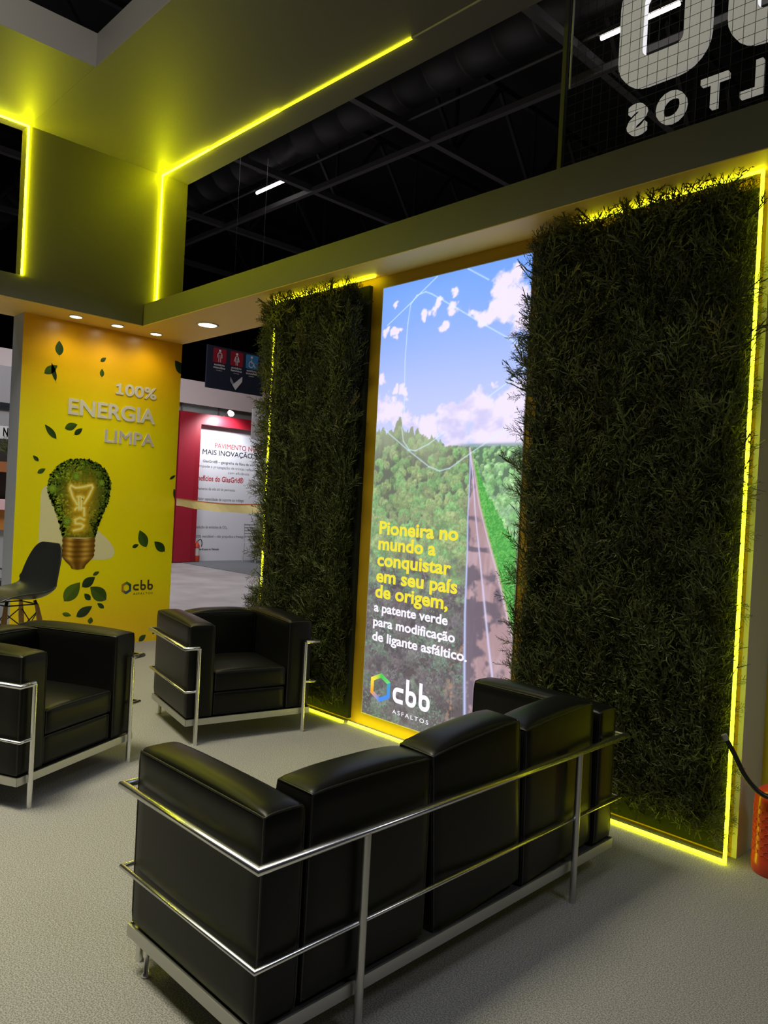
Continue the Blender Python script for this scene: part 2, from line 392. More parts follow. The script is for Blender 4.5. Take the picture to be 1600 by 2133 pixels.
# bulb body: soft glow painted on a fine grid clipped to the outline, then many small printed leaves
BULB = [(2.922, 1.79), (3.019, 1.79), (3.099, 1.767), (3.171, 1.714), (3.226, 1.639), (3.241, 1.571), (3.239, 1.482), (3.218, 1.383), (3.178, 1.283), (3.147, 1.204), (3.126, 1.125), (3.114, 1.052), (2.808, 1.05), (2.784, 1.13), (2.761, 1.214), (2.719, 1.316), (2.679, 1.399), (2.652, 1.472), (2.645, 1.537), (2.668, 1.623), (2.711, 1.691), (2.773, 1.752), (2.846, 1.781)]
def inside(poly, x, y):
    c = np.zeros_like(x, bool); n = len(poly)
    for i in range(n):
        (x1, y1), (x2, y2) = poly[i], poly[(i + 1) % n]
        c ^= ((y1 > y) != (y2 > y)) & (x < (x2 - x1) * (y - y1) / (y2 - y1 + 1e-12) + x1)
    return c
step = 0.005
gy, gz = np.meshgrid(np.arange(2.63, 3.26, step), np.arange(1.045, 1.80, step), indexing='ij')
n1 = vnoise(gy * 60, gz * 60, 3, 3, 0.6); n2 = vnoise(gy * 14, gz * 14, 5, 2)
colr = np.zeros(gy.shape + (3,)) + np.array([0.05, 0.09, 0.006])
colr = mix(colr, (0.22, 0.34, 0.02), sstep(0.45, 0.75, n1) * sstep(0.3, 0.6, n2) * (0.5 + 0.5 * sstep(3.1, 2.8, gy)))
colr = mix(colr, (0.008, 0.02, 0.002), sstep(0.42, 0.25, n1))
FIL = [[(2.924, 1.362), (2.882, 1.427), (2.85, 1.511), (2.858, 1.538), (2.902, 1.518), (2.954, 1.526), (3.002, 1.538), (3.055, 1.553), (3.066, 1.532), (3.035, 1.453), (2.991, 1.374)], [(2.925, 1.434), (2.949, 1.441), (2.983, 1.429)], [(2.935, 1.429), (2.945, 1.315)], [(2.964, 1.431), (2.964, 1.315)], [(2.907, 1.313), (2.925, 1.333), (2.993, 1.331), (2.996, 1.258)], [(2.998, 1.22), (2.958, 1.238), (2.911, 1.218), (2.918, 1.18), (2.971, 1.181), (2.996, 1.162), (2.973, 1.133), (2.907, 1.117)]]
dist = np.full(gy.shape, 9.0); disth = dist.copy()
for li, l in enumerate(FIL):
    for (a, b), (c, d) in zip(l[:-1], l[1:]):
        L2 = (c - a) ** 2 + (d - b) ** 2; s = np.clip(((gy - a) * (c - a) + (gz - b) * (d - b)) / L2, 0, 1)
        dd = np.hypot(gy - a - s * (c - a), gz - b - s * (d - b)); dist = np.minimum(dist, dd)
glow = np.exp(-(np.hypot((gy - 2.96) / 0.13, (gz - 1.40) / 0.24)) ** 2) + 0.8 * np.exp(-(np.hypot((gy - 2.95) / 0.10, (gz - 1.16) / 0.09)) ** 2)
colr = mix(colr, (0.42, 0.25, 0.01), np.clip(glow, 0, 1) * 0.75)
colr = mix(colr, (0.75, 0.50, 0.03), np.exp(-(dist / 0.022) ** 2) * 0.75)
colr = mix(colr, (0.95, 0.80, 0.30), np.exp(-(dist / 0.0075) ** 2))
ins = inside(BULB, gy + step / 2, gz + step / 2)
idx = -np.ones(gy.shape, int); need = np.zeros(gy.shape, bool)
ii, jj = np.nonzero(ins[:-1, :-1])
for di in (0, 1):
    for dj in (0, 1): need[ii + di, jj + dj] = True
idx[need] = np.arange(need.sum())
mb.add([(PX + 0.0018, a, b) for a, b in zip(gy[need], gz[need])], [(idx[i, j], idx[i + 1, j], idx[i + 1, j + 1], idx[i, j + 1]) for i, j in zip(ii, jj)])
ink.extend([tuple(min(q * 1.6, 1.0) for q in c) for c in colr[need]])
# small printed leaves over the rim
pr = random.Random(3)
def tiny(a, b, L, ang, w, col, d=0.0023):
    ux, uy = math.cos(ang), math.sin(ang)
    inkpoly([(a - ux * L / 2, b - uy * L / 2), (a - uy * w * L / 2, b + ux * w * L / 2), (a + ux * L / 2, b + uy * L / 2), (a + uy * w * L / 2, b - ux * w * L / 2)], col, d)
for k in range(1500):
    e = pr.randrange(len(BULB)); f = pr.random(); (x1, y1), (x2, y2) = BULB[e], BULB[(e + 1) % len(BULB)]
    if e == 11: continue
    s = 0.02 + abs(pr.gauss(0, 0.09)); cx_, cz_ = 2.95, 1.40
    a = x1 + (x2 - x1) * f; b = y1 + (y2 - y1) * f
    a2 = a + (cx_ - a) * (s - 0.03) * 1.5; b2 = b + (cz_ - b) * (s - 0.03) * 1.5
    lightness = pr.random() * (1.35 if a2 < 2.98 else 0.8)
    col = (0.025 + 0.26 * lightness ** 2, 0.07 + 0.36 * lightness ** 2, 0.005 + 0.016 * lightness)
    if b2 < 1.056: continue
    tiny(a2, b2, pr.uniform(0.012, 0.034), pr.uniform(0, PI), pr.uniform(0.3, 0.6), col)
for (a, b, R) in ((2.905, 1.625, 0.045), (2.69, 1.50, 0.05), (2.84, 1.20, 0.045), (3.15, 1.58, 0.035)):   # rosettes
    for ring_, rr in enumerate((1.0, 0.65, 0.35)):
        for q in range(7):
            an = q * 2 * PI / 7 + ring_ * 0.4
            tiny(a + math.cos(an) * R * rr * .6, b + math.sin(an) * R * rr * .6, R * rr * 0.9, an, 0.6, (0.16 + .08 * ring_, 0.30 + .1 * ring_, 0.03), 0.0026 + ring_ * 0.0002)
for q in range(16):                                                           # fern frond
    for sg in (-1, 1): tiny(2.985 + sg * 0.016, 1.77 - q * 0.0135, 0.036, sg * 0.35 + (0 if sg > 0 else PI), 0.22, (0.12, 0.24, 0.015), 0.0027)
for k in range(40):                                                           # little flowers
    tiny(pr.uniform(2.72, 3.2), pr.uniform(1.2, 1.55), pr.uniform(.008, .02), pr.uniform(0, PI), 0.9, (0.62, 0.50, 0.05), 0.0028)
# screw cap of the bulb, printed gold
SCREWN = [(2.806, 3.109, 1.052), (2.800, 3.116, 1.02), (2.808, 3.108, 0.995), (2.800, 3.118, 0.972), (2.808, 3.108, 0.948), (2.800, 3.118, 0.926), (2.808, 3.108, 0.902), (2.802, 3.114, 0.882), (2.812, 3.102, 0.858), (2.842, 3.07, 0.825), (2.885, 3.032, 0.785), (2.90, 3.022, 0.757)]
NC = 24; o = len(mb.v); vs = []; fs = []
for q, (a, b, z) in enumerate(SCREWN):
    for k in range(NC + 1):
        s = k / NC; vs.append((PX + 0.002, a + (b - a) * s, z - 0.012 * math.sin(PI * s)))
        hl = math.exp(-((s - 0.22) / 0.10) ** 2) + 0.8 * math.exp(-((s - 0.72) / 0.13) ** 2)
        base = 0.25 if q % 2 else 0.6
        if q > 8: hl *= 0.45; base = 0.35
        ink.append((0.26 * base + 1.15 * hl * base + .06, 0.13 * base + 0.72 * hl * base + .02, 0.006 + 0.12 * hl * base))
for q in range(len(SCREWN) - 1):
    for k in range(NC): fs.append((q * (NC + 1) + k, q * (NC + 1) + k + 1, (q + 1) * (NC + 1) + k + 1, (q + 1) * (NC + 1) + k))
mb.add(vs, fs)
mb.build('printed_artwork', M_INK, pn, ink=ink)
fr_panel = lambda a, b, d: (PX + d, a, b)
for w_, x0, x1, b, c in (('00%', 3.338, 3.674, 2.451, 0.107), ('ENERGIA', 2.797, 3.672, 2.205, 0.140), ('LIMPA', 3.158, 3.674, 1.977, 0.119)):
    mb = MB(); add_text(mb, w_, x0, x1, b, c, fr_panel, 0.024, 0.006, 0.0)
    if '%' in w_: mb.prism([(3.247, 2.451), (3.247, 2.471), (3.274, 2.471), (3.274, 2.531), (3.250, 2.525), (3.250, 2.546), (3.285, 2.559), (3.300, 2.559), (3.300, 2.471), (3.325, 2.471), (3.325, 2.451)], PX, PX + .006, 0)
    mb.build('raised_word', M_LETTER, pn)

def hex_logo(mb, cx, cz, w, h, frame, d, ink, cols, th=0.26):
    """ring of six bands"""
    P = [(-.5, .27), (-.5, -.27), (-.02, -.5), (.5, -.27), (.5, .27), (.02, .5)]
    out = [(cx + a * w, cz + b * h) for a, b in P]; inn = [(cx + a * w * (1 - 2 * th), cz + b * h * (1 - 2 * th)) for a, b in P]
    for i in range(6):
        j = (i + 1) % 6
        n = len(mb.v); mb.add([frame(*out[i], d), frame(*out[j], d), frame(*inn[j], d), frame(*inn[i], d)], [(0, 1, 2, 3)])
        ink.extend([cols[i][0], cols[i][1], cols[i][1], cols[i][0]])
def cbb_word(mb, x0, x1, base, top, frame, d, mi=0):
    """rounded block letters c b b"""
    H = top - base; xh = H * 0.60; w = (x1 - x0) * 0.29; st = (x1 - x0) * 0.085; gap = ((x1 - x0) - 3 * w) / 2
    def ring(a0, open_right=False):
        r = w * 0.30; pts = []
        def arc(cx, cz, a_, b_): pts.extend([(cx + r * math.cos(q), cz + r * math.sin(q)) for q in np.linspace(a_, b_, 6)])
        if open_right:
            pts.append((a0 + w, base + xh - st / 2)); 
            pts0 = [(a0 + w, base + xh - st / 2)]
            arc(a0 + st / 2 + r, base + xh - st / 2 - r, PI / 2, PI); arc(a0 + st / 2 + r, base + st / 2 + r, PI, 1.5 * PI)
            pts.append((a0 + w, base + st / 2)); closed = False
        else:
            arc(a0 + w - st / 2 - r, base + xh - st / 2 - r, 0, PI / 2); arc(a0 + st / 2 + r, base + xh - st / 2 - r, PI / 2, PI)
            arc(a0 + st / 2 + r, base + st / 2 + r, PI, 1.5 * PI); arc(a0 + w - st / 2 - r, base + st / 2 + r, 1.5 * PI, 2 * PI); closed = True
        ribbon(mb, pts, st, closed, frame, d, mi)
    ring(x0, True)
    for k in (1, 2):
        a0 = x0 + k * (w + gap); ring(a0)
        ribbon(mb, [(a0 + st / 2, base + xh * 0.5), (a0 + st / 2, top)], st, False, frame, d + 0.0002, mi)
def ribbon(mb, pts, w, closed, frame, d, mi=0):
    n = len(pts); L = []; R = []
    for i in range(n):
        p0 = pts[i - 1] if (closed or i > 0) else pts[i]; p1 = pts[(i + 1) % n] if (closed or i < n - 1) else pts[i]
        dx, dz = p1[0] - p0[0], p1[1] - p0[1]; q = math.hypot(dx, dz) or 1; nx, nz_ = -dz / q, dx / q
        L.append((pts[i][0] + nx * w / 2, pts[i][1] + nz_ * w / 2)); R.append((pts[i][0] - nx * w / 2, pts[i][1] - nz_ * w / 2))
    v = [frame(*p, d) for p in L] + [frame(*p, d) for p in R]
    mb.add(v, [(i, (i + 1) % n, n + (i + 1) % n, n + i) for i in range(n if closed else n - 1)], mi)
mb = MB(); ink = []
D1, G1, B1, O1 = (0.02, 0.05, 0.04), (0.05, 0.22, 0.03), (0.02, 0.10, 0.20), (0.45, 0.22, 0.02)
hex_logo(mb, 3.454, 0.553, 0.10, 0.128, fr_panel, 0.0015, ink, [(O1, O1), (O1, B1), (B1, B1), (B1, D1), (D1, G1), (G1, O1)], 0.22)
n0 = len(mb.v); cbb_word(mb, 3.524, 3.739, 0.523, 0.628, fr_panel, 0.0015); add_text(mb, 'ASFALTOS', 3.527, 3.739, 0.480, 0.020, fr_panel, 0.01, 0, 0.0015, 1.3)
ink.extend([(0.07, 0.06, 0.02)] * (len(mb.v) - n0))
mb.build('printed_logo', M_INK, pn, ink=ink)

# ------------------------------------------------------------------ backlit road poster
LX0, LX1, LZ0, LZ1, LY = -3.762, -2.552, 0.088, 2.972, 3.548
lb = thing('lightbox_sign', 'tall glowing lightbox showing a forest road under blue sky', 'illuminated sign', (0, 0, 0))
MB().box(LX0 - .006, LX1 + .006, LY + 0.002, 3.558, LZ0 - .006, LZ1 + .006).build('frame', M_WHITE, lb)
nx_, nz_ = 242, 576
X, Z = np.meshgrid(np.linspace(LX0, LX1, nx_ + 1), np.linspace(LZ0, LZ1, nz_ + 1), indexing='ij')
L8 = lambda r, g, b: np.array(lin(r, g, b))
t = sstep(1.9, 2.97, Z)
pic = mix(np.zeros(X.shape + (3,)) + L8(198, 205, 250), L8(112, 160, 246), t)
# clouds
CL = [(-2.742, 2.796, .12), (-2.64, 2.69, .16), (-2.755, 2.666, .13), (-2.866, 2.665, .10), (-2.95, 2.68, .06), (-2.66, 2.86, .07), (-2.57, 2.57, .12), (-3.128, 2.721, .07), (-3.257, 2.765, .055), (-3.356, 2.735, .05), (-3.197, 2.656, .05), (-3.12, 2.82, .05), (-3.637, 2.856, .04), (-3.72, 2.67, .055), (-3.62, 2.645, .035), (-3.74, 2.351, .06), (-3.60, 2.265, .04), (-3.52, 2.24, .045), (-3.70, 2.15, .14), (-3.58, 2.10, .10), (-3.45, 2.05, .09), (-2.795, 2.266, .03), (-2.945, 2.134, .14), (-2.85, 2.10, .14), (-2.72, 2.08, .15), (-2.60, 2.12, .17), (-3.1, 2.05, .13), (-3.30, 2.03, .12), (-3.3, 1.95, .12), (-2.8, 1.95, .2), (-3.05, 1.93, .15), (-2.6, 1.95, .15)]
wx = X + (vnoise(X * 9, Z * 9, 13, 4, .6) - 0.5) * 0.16; wz2 = Z + (vnoise(X * 9, Z * 9, 14, 4, .6) - 0.5) * 0.16
dens = np.zeros(X.shape)
for a, b, r in CL: dens = np.maximum(dens, np.exp(-((wx - a) ** 2 + ((wz2 - b) * 1.15) ** 2) / (r * 0.95) ** 2))
nn = vnoise(X * 14, Z * 16, 11, 5, 0.6)
cl = sstep(0.34, 0.72, dens + (nn - 0.5) * 0.75)
shade = vnoise(X * 7, Z * 12, 12, 4)
cloudc = mix(np.zeros(X.shape + (3,)) + L8(238, 226, 252), L8(206, 200, 240), sstep(0.45, 0.75, shade) * sstep(2.5, 2.0, Z))
pic = pic * (1 - cl[..., None] * 0.96) + cloudc * cl[..., None] * 0.96
# forest
TX = np.array([-3.77, -3.72, -3.691, -3.66, -3.62, -3.585, -3.544, -3.50, -3.475, -3.437, -3.405, -3.376, -3.33, -3.275, -3.119, -2.939, -2.55])
TZ = np.array([1.985, 1.995, 2.036, 1.985, 1.985, 2.02, 2.085, 2.01, 1.975, 2.015, 1.985, 2.0, 1.965, 1.95, 1.895, 1.885, 1.883])
prof = np.interp(X, TX, TZ); k = sstep(-3.0, -3.3, X)
prof += (vnoise(X * 40, X * 0, 21, 3) - 0.5) * 0.055 * k + (np.abs(((X * 19 + .3 * np.sin(X * 37)) % 1) - 0.5) - .25) * 0.045 * k + (vnoise(X * 90, X * 0, 22, 2) - 0.5) * 0.008
prof = prof + (vnoise(X * 60, Z * 60, 24, 2) - .5) * 0.03 * k
fz = (prof - Z)                       # depth below the tree line
scale = 18 + 0 * X
a1 = vnoise(X * 16, Z * 16, 31, 2); a2 = vnoise(X * 48, Z * 52, 32, 3, 0.65); a3 = vnoise(X * 110, Z * 120, 33, 2, 0.7)
def crowns(x0, x1, z0, z1, n, cols, seed, rfun, dark):
    buf = np.zeros(X.shape + (3,)) + L8(*dark); q = np.random.default_rng(seed); hx_ = (LX1 - LX0) / nx_; hz_ = (LZ1 - LZ0) / nz_
    tex = vnoise(X * 95, Z * 95, seed + 1, 3, .7); tex2 = vnoise(X * 40, Z * 40, seed + 2, 2)
    zs_ = np.sort(q.uniform(z0, z1, n))[::-1]
    for zc_ in zs_:
        xc = q.uniform(x0, x1); rad = rfun(xc, zc_) * q.uniform(.7, 1.3); c = L8(*cols[q.integers(len(cols))]) * q.uniform(.8, 1.15)
        a0, a1_ = max(int((xc - rad * 1.4 - LX0) / hx_), 0), min(int((xc + rad * 1.4 - LX0) / hx_) + 2, nx_ + 1)
        b0, b1_ = max(int((zc_ - rad * 1.4 - LZ0) / hz_), 0), min(int((zc_ + rad * 1.4 - LZ0) / hz_) + 2, nz_ + 1)
        if a1_ <= a0 or b1_ <= b0: continue
        xs, zs2, tt, t2_ = X[a0:a1_, b0:b1_] - xc, Z[a0:a1_, b0:b1_] - zc_, tex[a0:a1_, b0:b1_], tex2[a0:a1_, b0:b1_]
        dd = np.hypot(xs, zs2) / rad + (t2_ - .5) * 0.9 + (tt - .5) * .5
        m_ = sstep(1.0, 0.8, dd)
        lit = np.clip(0.70 + 0.42 * zs2 / rad - 0.22 * xs / rad + (tt - .5) * 1.5, 0.12, 1.35)
        buf[a0:a1_, b0:b1_] = buf[a0:a1_, b0:b1_] * (1 - m_[..., None]) + (c * lit[..., None] + L8(*dark) * (1 - np.clip(lit, 0, 1))[..., None] * .6) * m_[..., None]
    return buf
fol = crowns(LX0 - .05, -2.88, 0.1, 2.02, 900, [(146, 172, 112), (128, 180, 112), (160, 178, 122), (120, 160, 104), (138, 152, 108)], 300, lambda a, b: 0.030 + 0.045 * float(sstep(1.9, 1.0, np.array(b))), (84, 88, 80))
fol = mix(fol, L8(172, 182, 150), sstep(0.28, 0.0, fz) * sstep(-3.0, -3.3, X) * 0.6)
fol = mix(fol, L8(176, 188, 164), np.full(X.shape, 0.16))
low = sstep(1.28, 0.95, Z + (a1 - .5) * 0.5)
und = crowns(LX0, -2.88, 0.0, 1.4, 420, [(112, 104, 108), (104, 96, 102), (120, 118, 118), (112, 106, 112), (118, 128, 118)], 310, lambda a, b: 0.06, (96, 87, 92))
spk = sstep(0.55, 0.72, a3 * 0.6 + a2 * 0.4)
und = mix(und, L8(158, 164, 160), spk * sstep(0.45, 0.65, vnoise(X * 6, Z * 5, 41, 2)) * 0.75)
und = mix(und, L8(112, 160, 132), spk * sstep(0.5, 0.62, vnoise(X * 5, Z * 5, 43, 2)) * 0.8)
und = mix(und, L8(176, 138, 116), sstep(0.5, 0.65, a2) * sstep(0.62, 0.7, vnoise(X * 6, Z * 4, 44, 2)) * sstep(-3.1, -2.95, X) * 0.8)
fol = fol * (1 - low[..., None]) + und * low[..., None]
# paler forest right of the road
rt = sstep(-2.945, -2.93, X + (Z - 1.88) * 0)
right = crowns(-2.95, LX1 + .03, 0.8, 1.9, 520, [(150, 200, 134), (136, 188, 126), (166, 208, 150), (142, 180, 138)], 320, lambda a, b: 0.014 + 0.045 * float(sstep(1.9, 1.3, np.array(b))), (98, 124, 100))
rl = np.interp(Z, [0.277, 0.576, 0.887, 1.266, 1.45, 1.613, 1.753, 1.884], [-2.871, -2.892, -2.909, -2.916, -2.926, -2.926, -2.928, -2.939])
rr = np.interp(Z, [0.2, 0.784, 0.93, 1.149, 1.331, 1.54, 1.721, 1.878], [-2.40, -2.545, -2.598, -2.677, -2.755, -2.836, -2.882, -2.933])
rc = np.interp(Z, [0.2, 0.503, 0.704, 0.96, 1.221, 1.485, 1.7, 1.878], [-2.60, -2.667, -2.713, -2.763, -2.814, -2.866, -2.898, -2.936])
gr = np.interp(Z, [0.784, 1.065, 1.192, 1.334, 1.4, 1.49, 1.657, 1.775, 1.878], [-2.5, -2.54, -2.553, -2.562, -2.63, -2.70, -2.82, -2.882, -2.931])
fol = np.where((X > rr)[..., None], right, fol)
grass = mix(np.zeros(X.shape + (3,)) + L8(74, 158, 72), L8(112, 190, 96), sstep(0.4, 0.7, a3))
gmask = (X > rr) & (X < gr + (a2 - .5) * 0.04) & (Z < 1.85)
fol = np.where(gmask[..., None], grass, fol)
road = mix(np.zeros(X.shape + (3,)) + L8(172, 142, 148), L8(188, 160, 168), sstep(0.4, 0.7, vnoise(X * 20, Z * 5, 61, 3)))
shad = sstep(0.46, 0.64, vnoise(X * 9, Z * 9, 62, 4, .6) + 0.32 * sstep(0.55, 0.0, (X - rl) / (rr - rl + 1e-6)) - 0.12)
band = np.exp(-((Z - 1.12) / 0.06) ** 2) + np.exp(-((Z - 0.93) / 0.05) ** 2) + np.exp(-((Z - 1.27) / 0.02) ** 2) + .8 * np.exp(-((Z - 1.45) / 0.03) ** 2)
shad = np.clip(shad + sstep(0.30, 0.62, band * (vnoise(X * 16, Z * 22, 63, 3) + 0.15)) * sstep(1.0, 0.75, (X - rl) / (rr - rl + 1e-6)), 0, 1)
road = road * (1 - shad[..., None] * 0.85) + L8(98, 90, 106) * shad[..., None] * 0.85
rmask = (X > rl) & (X < rr) & (Z < 1.884)
fol = np.where(rmask[..., None], road, fol)
def stripe(cx, w, c, keep=1.0):
    global fol
    m_ = np.exp(-((X - cx) / w) ** 2) * (Z < 1.88) * keep; fol = mix(fol, L8(*c), np.clip(m_, 0, 1))
wz = 0.004 + 0.005 * sstep(1.8, 0.3, Z)
stripe(rl + 0.004, wz, (190, 200, 246)); stripe(rc, wz, (214, 206, 240), 0.9); stripe(rr - 0.006, wz, (214, 196, 214), 0.9)
stripe(rr + 0.004, wz * 0.8, (196, 180, 130), 0.7)
f_ = sstep(-0.004, 0.004, fz)
pic = pic * (1 - f_[..., None]) + fol * f_[..., None]
hz = np.exp(-((Z - 1.89) / 0.012) ** 2) * sstep(-3.1, -2.95, X); pic = mix(pic, L8(120, 150, 150), hz * 0.8)
# thin white outline artwork
LINES = [[(-3.27, 2.969), (-3.406, 2.888), (-3.523, 2.818), (-3.705, 2.715)], [(-3.506, 2.118), (-3.522, 2.463), (-3.514, 2.699), (-3.496, 2.824), (-3.446, 2.875), (-3.367, 2.886), (-3.313, 2.863), (-3.105, 2.745), (-2.862, 2.602), (-2.658, 2.488), (-2.597, 2.438), (-2.573, 2.384), (-2.572, 2.282)], [(-3.025, 2.971), (-2.857, 2.873)], [(-2.623, 2.278), (-2.822, 2.171)], [(-3.52, 2.02), (-3.499, 1.93), (-3.44, 1.87), (-3.386, 1.865), (-3.271, 1.906), (-3.15, 1.978)], [(-3.689, 2.016), (-3.454, 1.871), (-3.261, 1.763), (-3.17, 1.735), (-3.085, 1.753), (-2.925, 1.844), (-2.657, 1.987)]]
for l in LINES:
    for (a, b), (c, d) in zip(l[:-1], l[1:]):
        L2 = (c - a) ** 2 + (d - b) ** 2; s = np.clip(((X - a) * (c - a) + (Z - b) * (d - b)) / L2, 0, 1)
        dd = np.hypot(X - a - s * (c - a), Z - b - s * (d - b)); pic = mix(pic, L8(214, 240, 255), np.exp(-(dd / 0.0034) ** 2) * 0.7)
ix = np.arange((nx_ + 1) * (nz_ + 1)).reshape(nx_ + 1, nz_ + 1)
F4 = np.stack([ix[:-1, :-1], ix[1:, :-1], ix[1:, 1:], ix[:-1, 1:]], -1).reshape(-1, 4)
def fast_mesh(name, V, F, mats, parent, ink=None, smooth=False, ink_domain='POINT'):
    me = bpy.data.meshes.new(name); k = F.shape[1]
    me.vertices.add(len(V)); me.vertices.foreach_set('co', np.ascontiguousarray(V, np.float32).ravel())
    me.loops.add(F.size); me.loops.foreach_set('vertex_index', np.ascontiguousarray(F, np.int32).ravel())
    me.polygons.add(len(F)); me.polygons.foreach_set('loop_start', np.arange(0, F.size, k, dtype=np.int32))
    for m in mats: me.materials.append(m)
    me.update(calc_edges=True); me.validate()
    if ink is not None:
        a = me.color_attributes.new('ink', 'FLOAT_COLOR', ink_domain); c = np.ones((len(ink), 4), np.float32); c[:, :3] = ink; a.data.foreach_set('color', c.ravel())
    o = bpy.data.objects.new(name, me); COL.objects.link(o); o.parent = parent; return o
fast_mesh('printed_picture', np.stack([X, np.full_like(X, LY), Z], -1).reshape(-1, 3), F4, [M_SCREEN], lb, pic.reshape(-1, 3))
fr_box = lambda a, b, d: (a, LY - d, b)
mb = MB(); ink = []
for txt, x0, x1, b, c in (('Pioneira no', -3.68, -2.987, 1.312, 0.082), ('mundo a', -3.682, -3.163, 1.207, 0.082), ('conquistar', -3.684, -3.03, 1.099, 0.082), ('em seu país', -3.686, -2.972, 0.990, 0.082), ('de origem,', -3.688, -3.041, 0.885, 0.082)):
    add_words('word', M_SCREEN, lb, txt, x0, x1, b, c, fr_box, 0.030, 0, 0.002, col=lin(236, 222, 62))
for txt, x0, x1, b, c in (('a patente verde', -3.692, -3.035, 0.789, 0.058), ('para modificação', -3.693, -2.97, 0.693, 0.058), ('de ligante asfáltico.', -3.695, -2.87, 0.594, 0.058)):
    add_words('word', M_SCREEN, lb, txt, x0, x1, b, c, fr_box, 0.026, 0, 0.002, col=lin(245, 240, 255))
mb = MB(); ink = []
Yc, Oc, Bc, Gc = lin(250, 226, 70), lin(240, 160, 50), lin(70, 140, 235), lin(70, 200, 80)
hex_logo(mb, -3.593, 0.290, 0.186, 0.194, fr_box, 0.002, ink, [(Yc, Oc), (Oc, Bc), (Bc, Bc), (Bc, lin(60, 160, 190)), (lin(110, 220, 120), Gc), (Gc, Yc)], 0.16)
n0 = len(mb.v); cbb_word(mb, -3.473, -3.147, 0.222, 0.392, fr_box, 0.002); add_text(mb, 'ASFALTOS', -3.47, -3.151, 0.148, 0.026, fr_box, 0.004, 0, 0.002, 1.35)
ink.extend([lin(248, 244, 255)] * (len(mb.v) - n0))
mb.build('logo', M_SCREEN, lb, ink=ink)

# ------------------------------------------------------------------ hedge panels
M_LEAF = bpy.data.materials.new('cypress_foliage'); M_LEAF.use_nodes = True
nt = M_LEAF.node_tree; b_ = nt.nodes['Principled BSDF']; a_ = nt.nodes.new('ShaderNodeAttribute'); a_.attribute_name = 'ink'
nt.links.new(a_.outputs['Color'], b_.inputs['Base Color']); b_.inputs['Roughness'].default_value = 0.55

def sprig_template(seed):
    """one feathery cypress spray, length 1 along +z; ribbons as crossed thin quads"""
    r = np.random.default_rng(seed); quads = []; shade = []
    def seg(p, q, w0, w1, s):
        d = q - p; d = d / (np.linalg.norm(d) + 1e-9)
        ref = r.normal(size=3); n = np.cross(d, ref); n /= np.linalg.norm(n) + 1e-9
        quads.append(np.stack([p - n * w0, p + n * w0, q + n * w1, q - n * w1])); shade.append(s)
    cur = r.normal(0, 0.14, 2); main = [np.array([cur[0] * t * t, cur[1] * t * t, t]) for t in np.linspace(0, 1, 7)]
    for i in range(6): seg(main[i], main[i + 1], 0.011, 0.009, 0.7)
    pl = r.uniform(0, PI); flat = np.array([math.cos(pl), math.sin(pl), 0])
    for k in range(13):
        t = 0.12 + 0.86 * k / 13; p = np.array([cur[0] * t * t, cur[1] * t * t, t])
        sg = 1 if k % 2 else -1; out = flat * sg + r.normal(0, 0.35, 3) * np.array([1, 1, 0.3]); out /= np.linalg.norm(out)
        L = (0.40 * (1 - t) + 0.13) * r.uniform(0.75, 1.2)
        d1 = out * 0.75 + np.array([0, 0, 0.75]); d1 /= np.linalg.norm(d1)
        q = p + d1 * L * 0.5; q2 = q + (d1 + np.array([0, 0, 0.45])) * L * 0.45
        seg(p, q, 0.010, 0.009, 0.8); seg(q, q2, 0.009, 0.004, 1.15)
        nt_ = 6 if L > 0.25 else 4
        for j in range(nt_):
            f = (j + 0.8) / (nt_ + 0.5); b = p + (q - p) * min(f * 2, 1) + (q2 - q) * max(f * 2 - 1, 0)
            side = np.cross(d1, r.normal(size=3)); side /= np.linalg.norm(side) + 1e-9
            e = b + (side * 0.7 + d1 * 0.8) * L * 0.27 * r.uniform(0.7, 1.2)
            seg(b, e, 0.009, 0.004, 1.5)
    return np.array(quads), np.array(shade)
TPL = [sprig_template(100 + i) for i in range(10)]
def foliage(name, parent, items, seed, flat_back=True):
    """items: list of (pos, dir, length, tone)"""
    r = np.random.default_rng(seed); VS = []; CS = []
    for (p, d, L, tone) in items:
        Q, sh = TPL[r.integers(len(TPL))]
        d = np.asarray(d, float); d /= np.linalg.norm(d); ref = r.normal(size=3); u = np.cross(d, ref); u /= np.linalg.norm(u); w = np.cross(d, u)
        B = np.stack([u, w, d]); V = (Q.reshape(-1, 3) * np.array([L, L, L])) @ B + np.asarray(p)
        V[:, 1] = np.minimum(-0.23 * np.tanh(-V[:, 1] / 0.23), 0.004) if flat_back else V[:, 1]
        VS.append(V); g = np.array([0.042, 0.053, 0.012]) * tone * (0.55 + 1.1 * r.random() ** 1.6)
        if r.random() < 0.10: g = g * np.array([1.4, 1.0, .9])
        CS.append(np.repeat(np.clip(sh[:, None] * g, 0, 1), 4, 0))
    V = np.concatenate(VS); C = np.concatenate(CS); F = np.arange(len(V)).reshape(-1, 4)
    o = fast_mesh(name, V, F, [M_LEAF], parent, C); o['kind'] = 'stuff'; return o
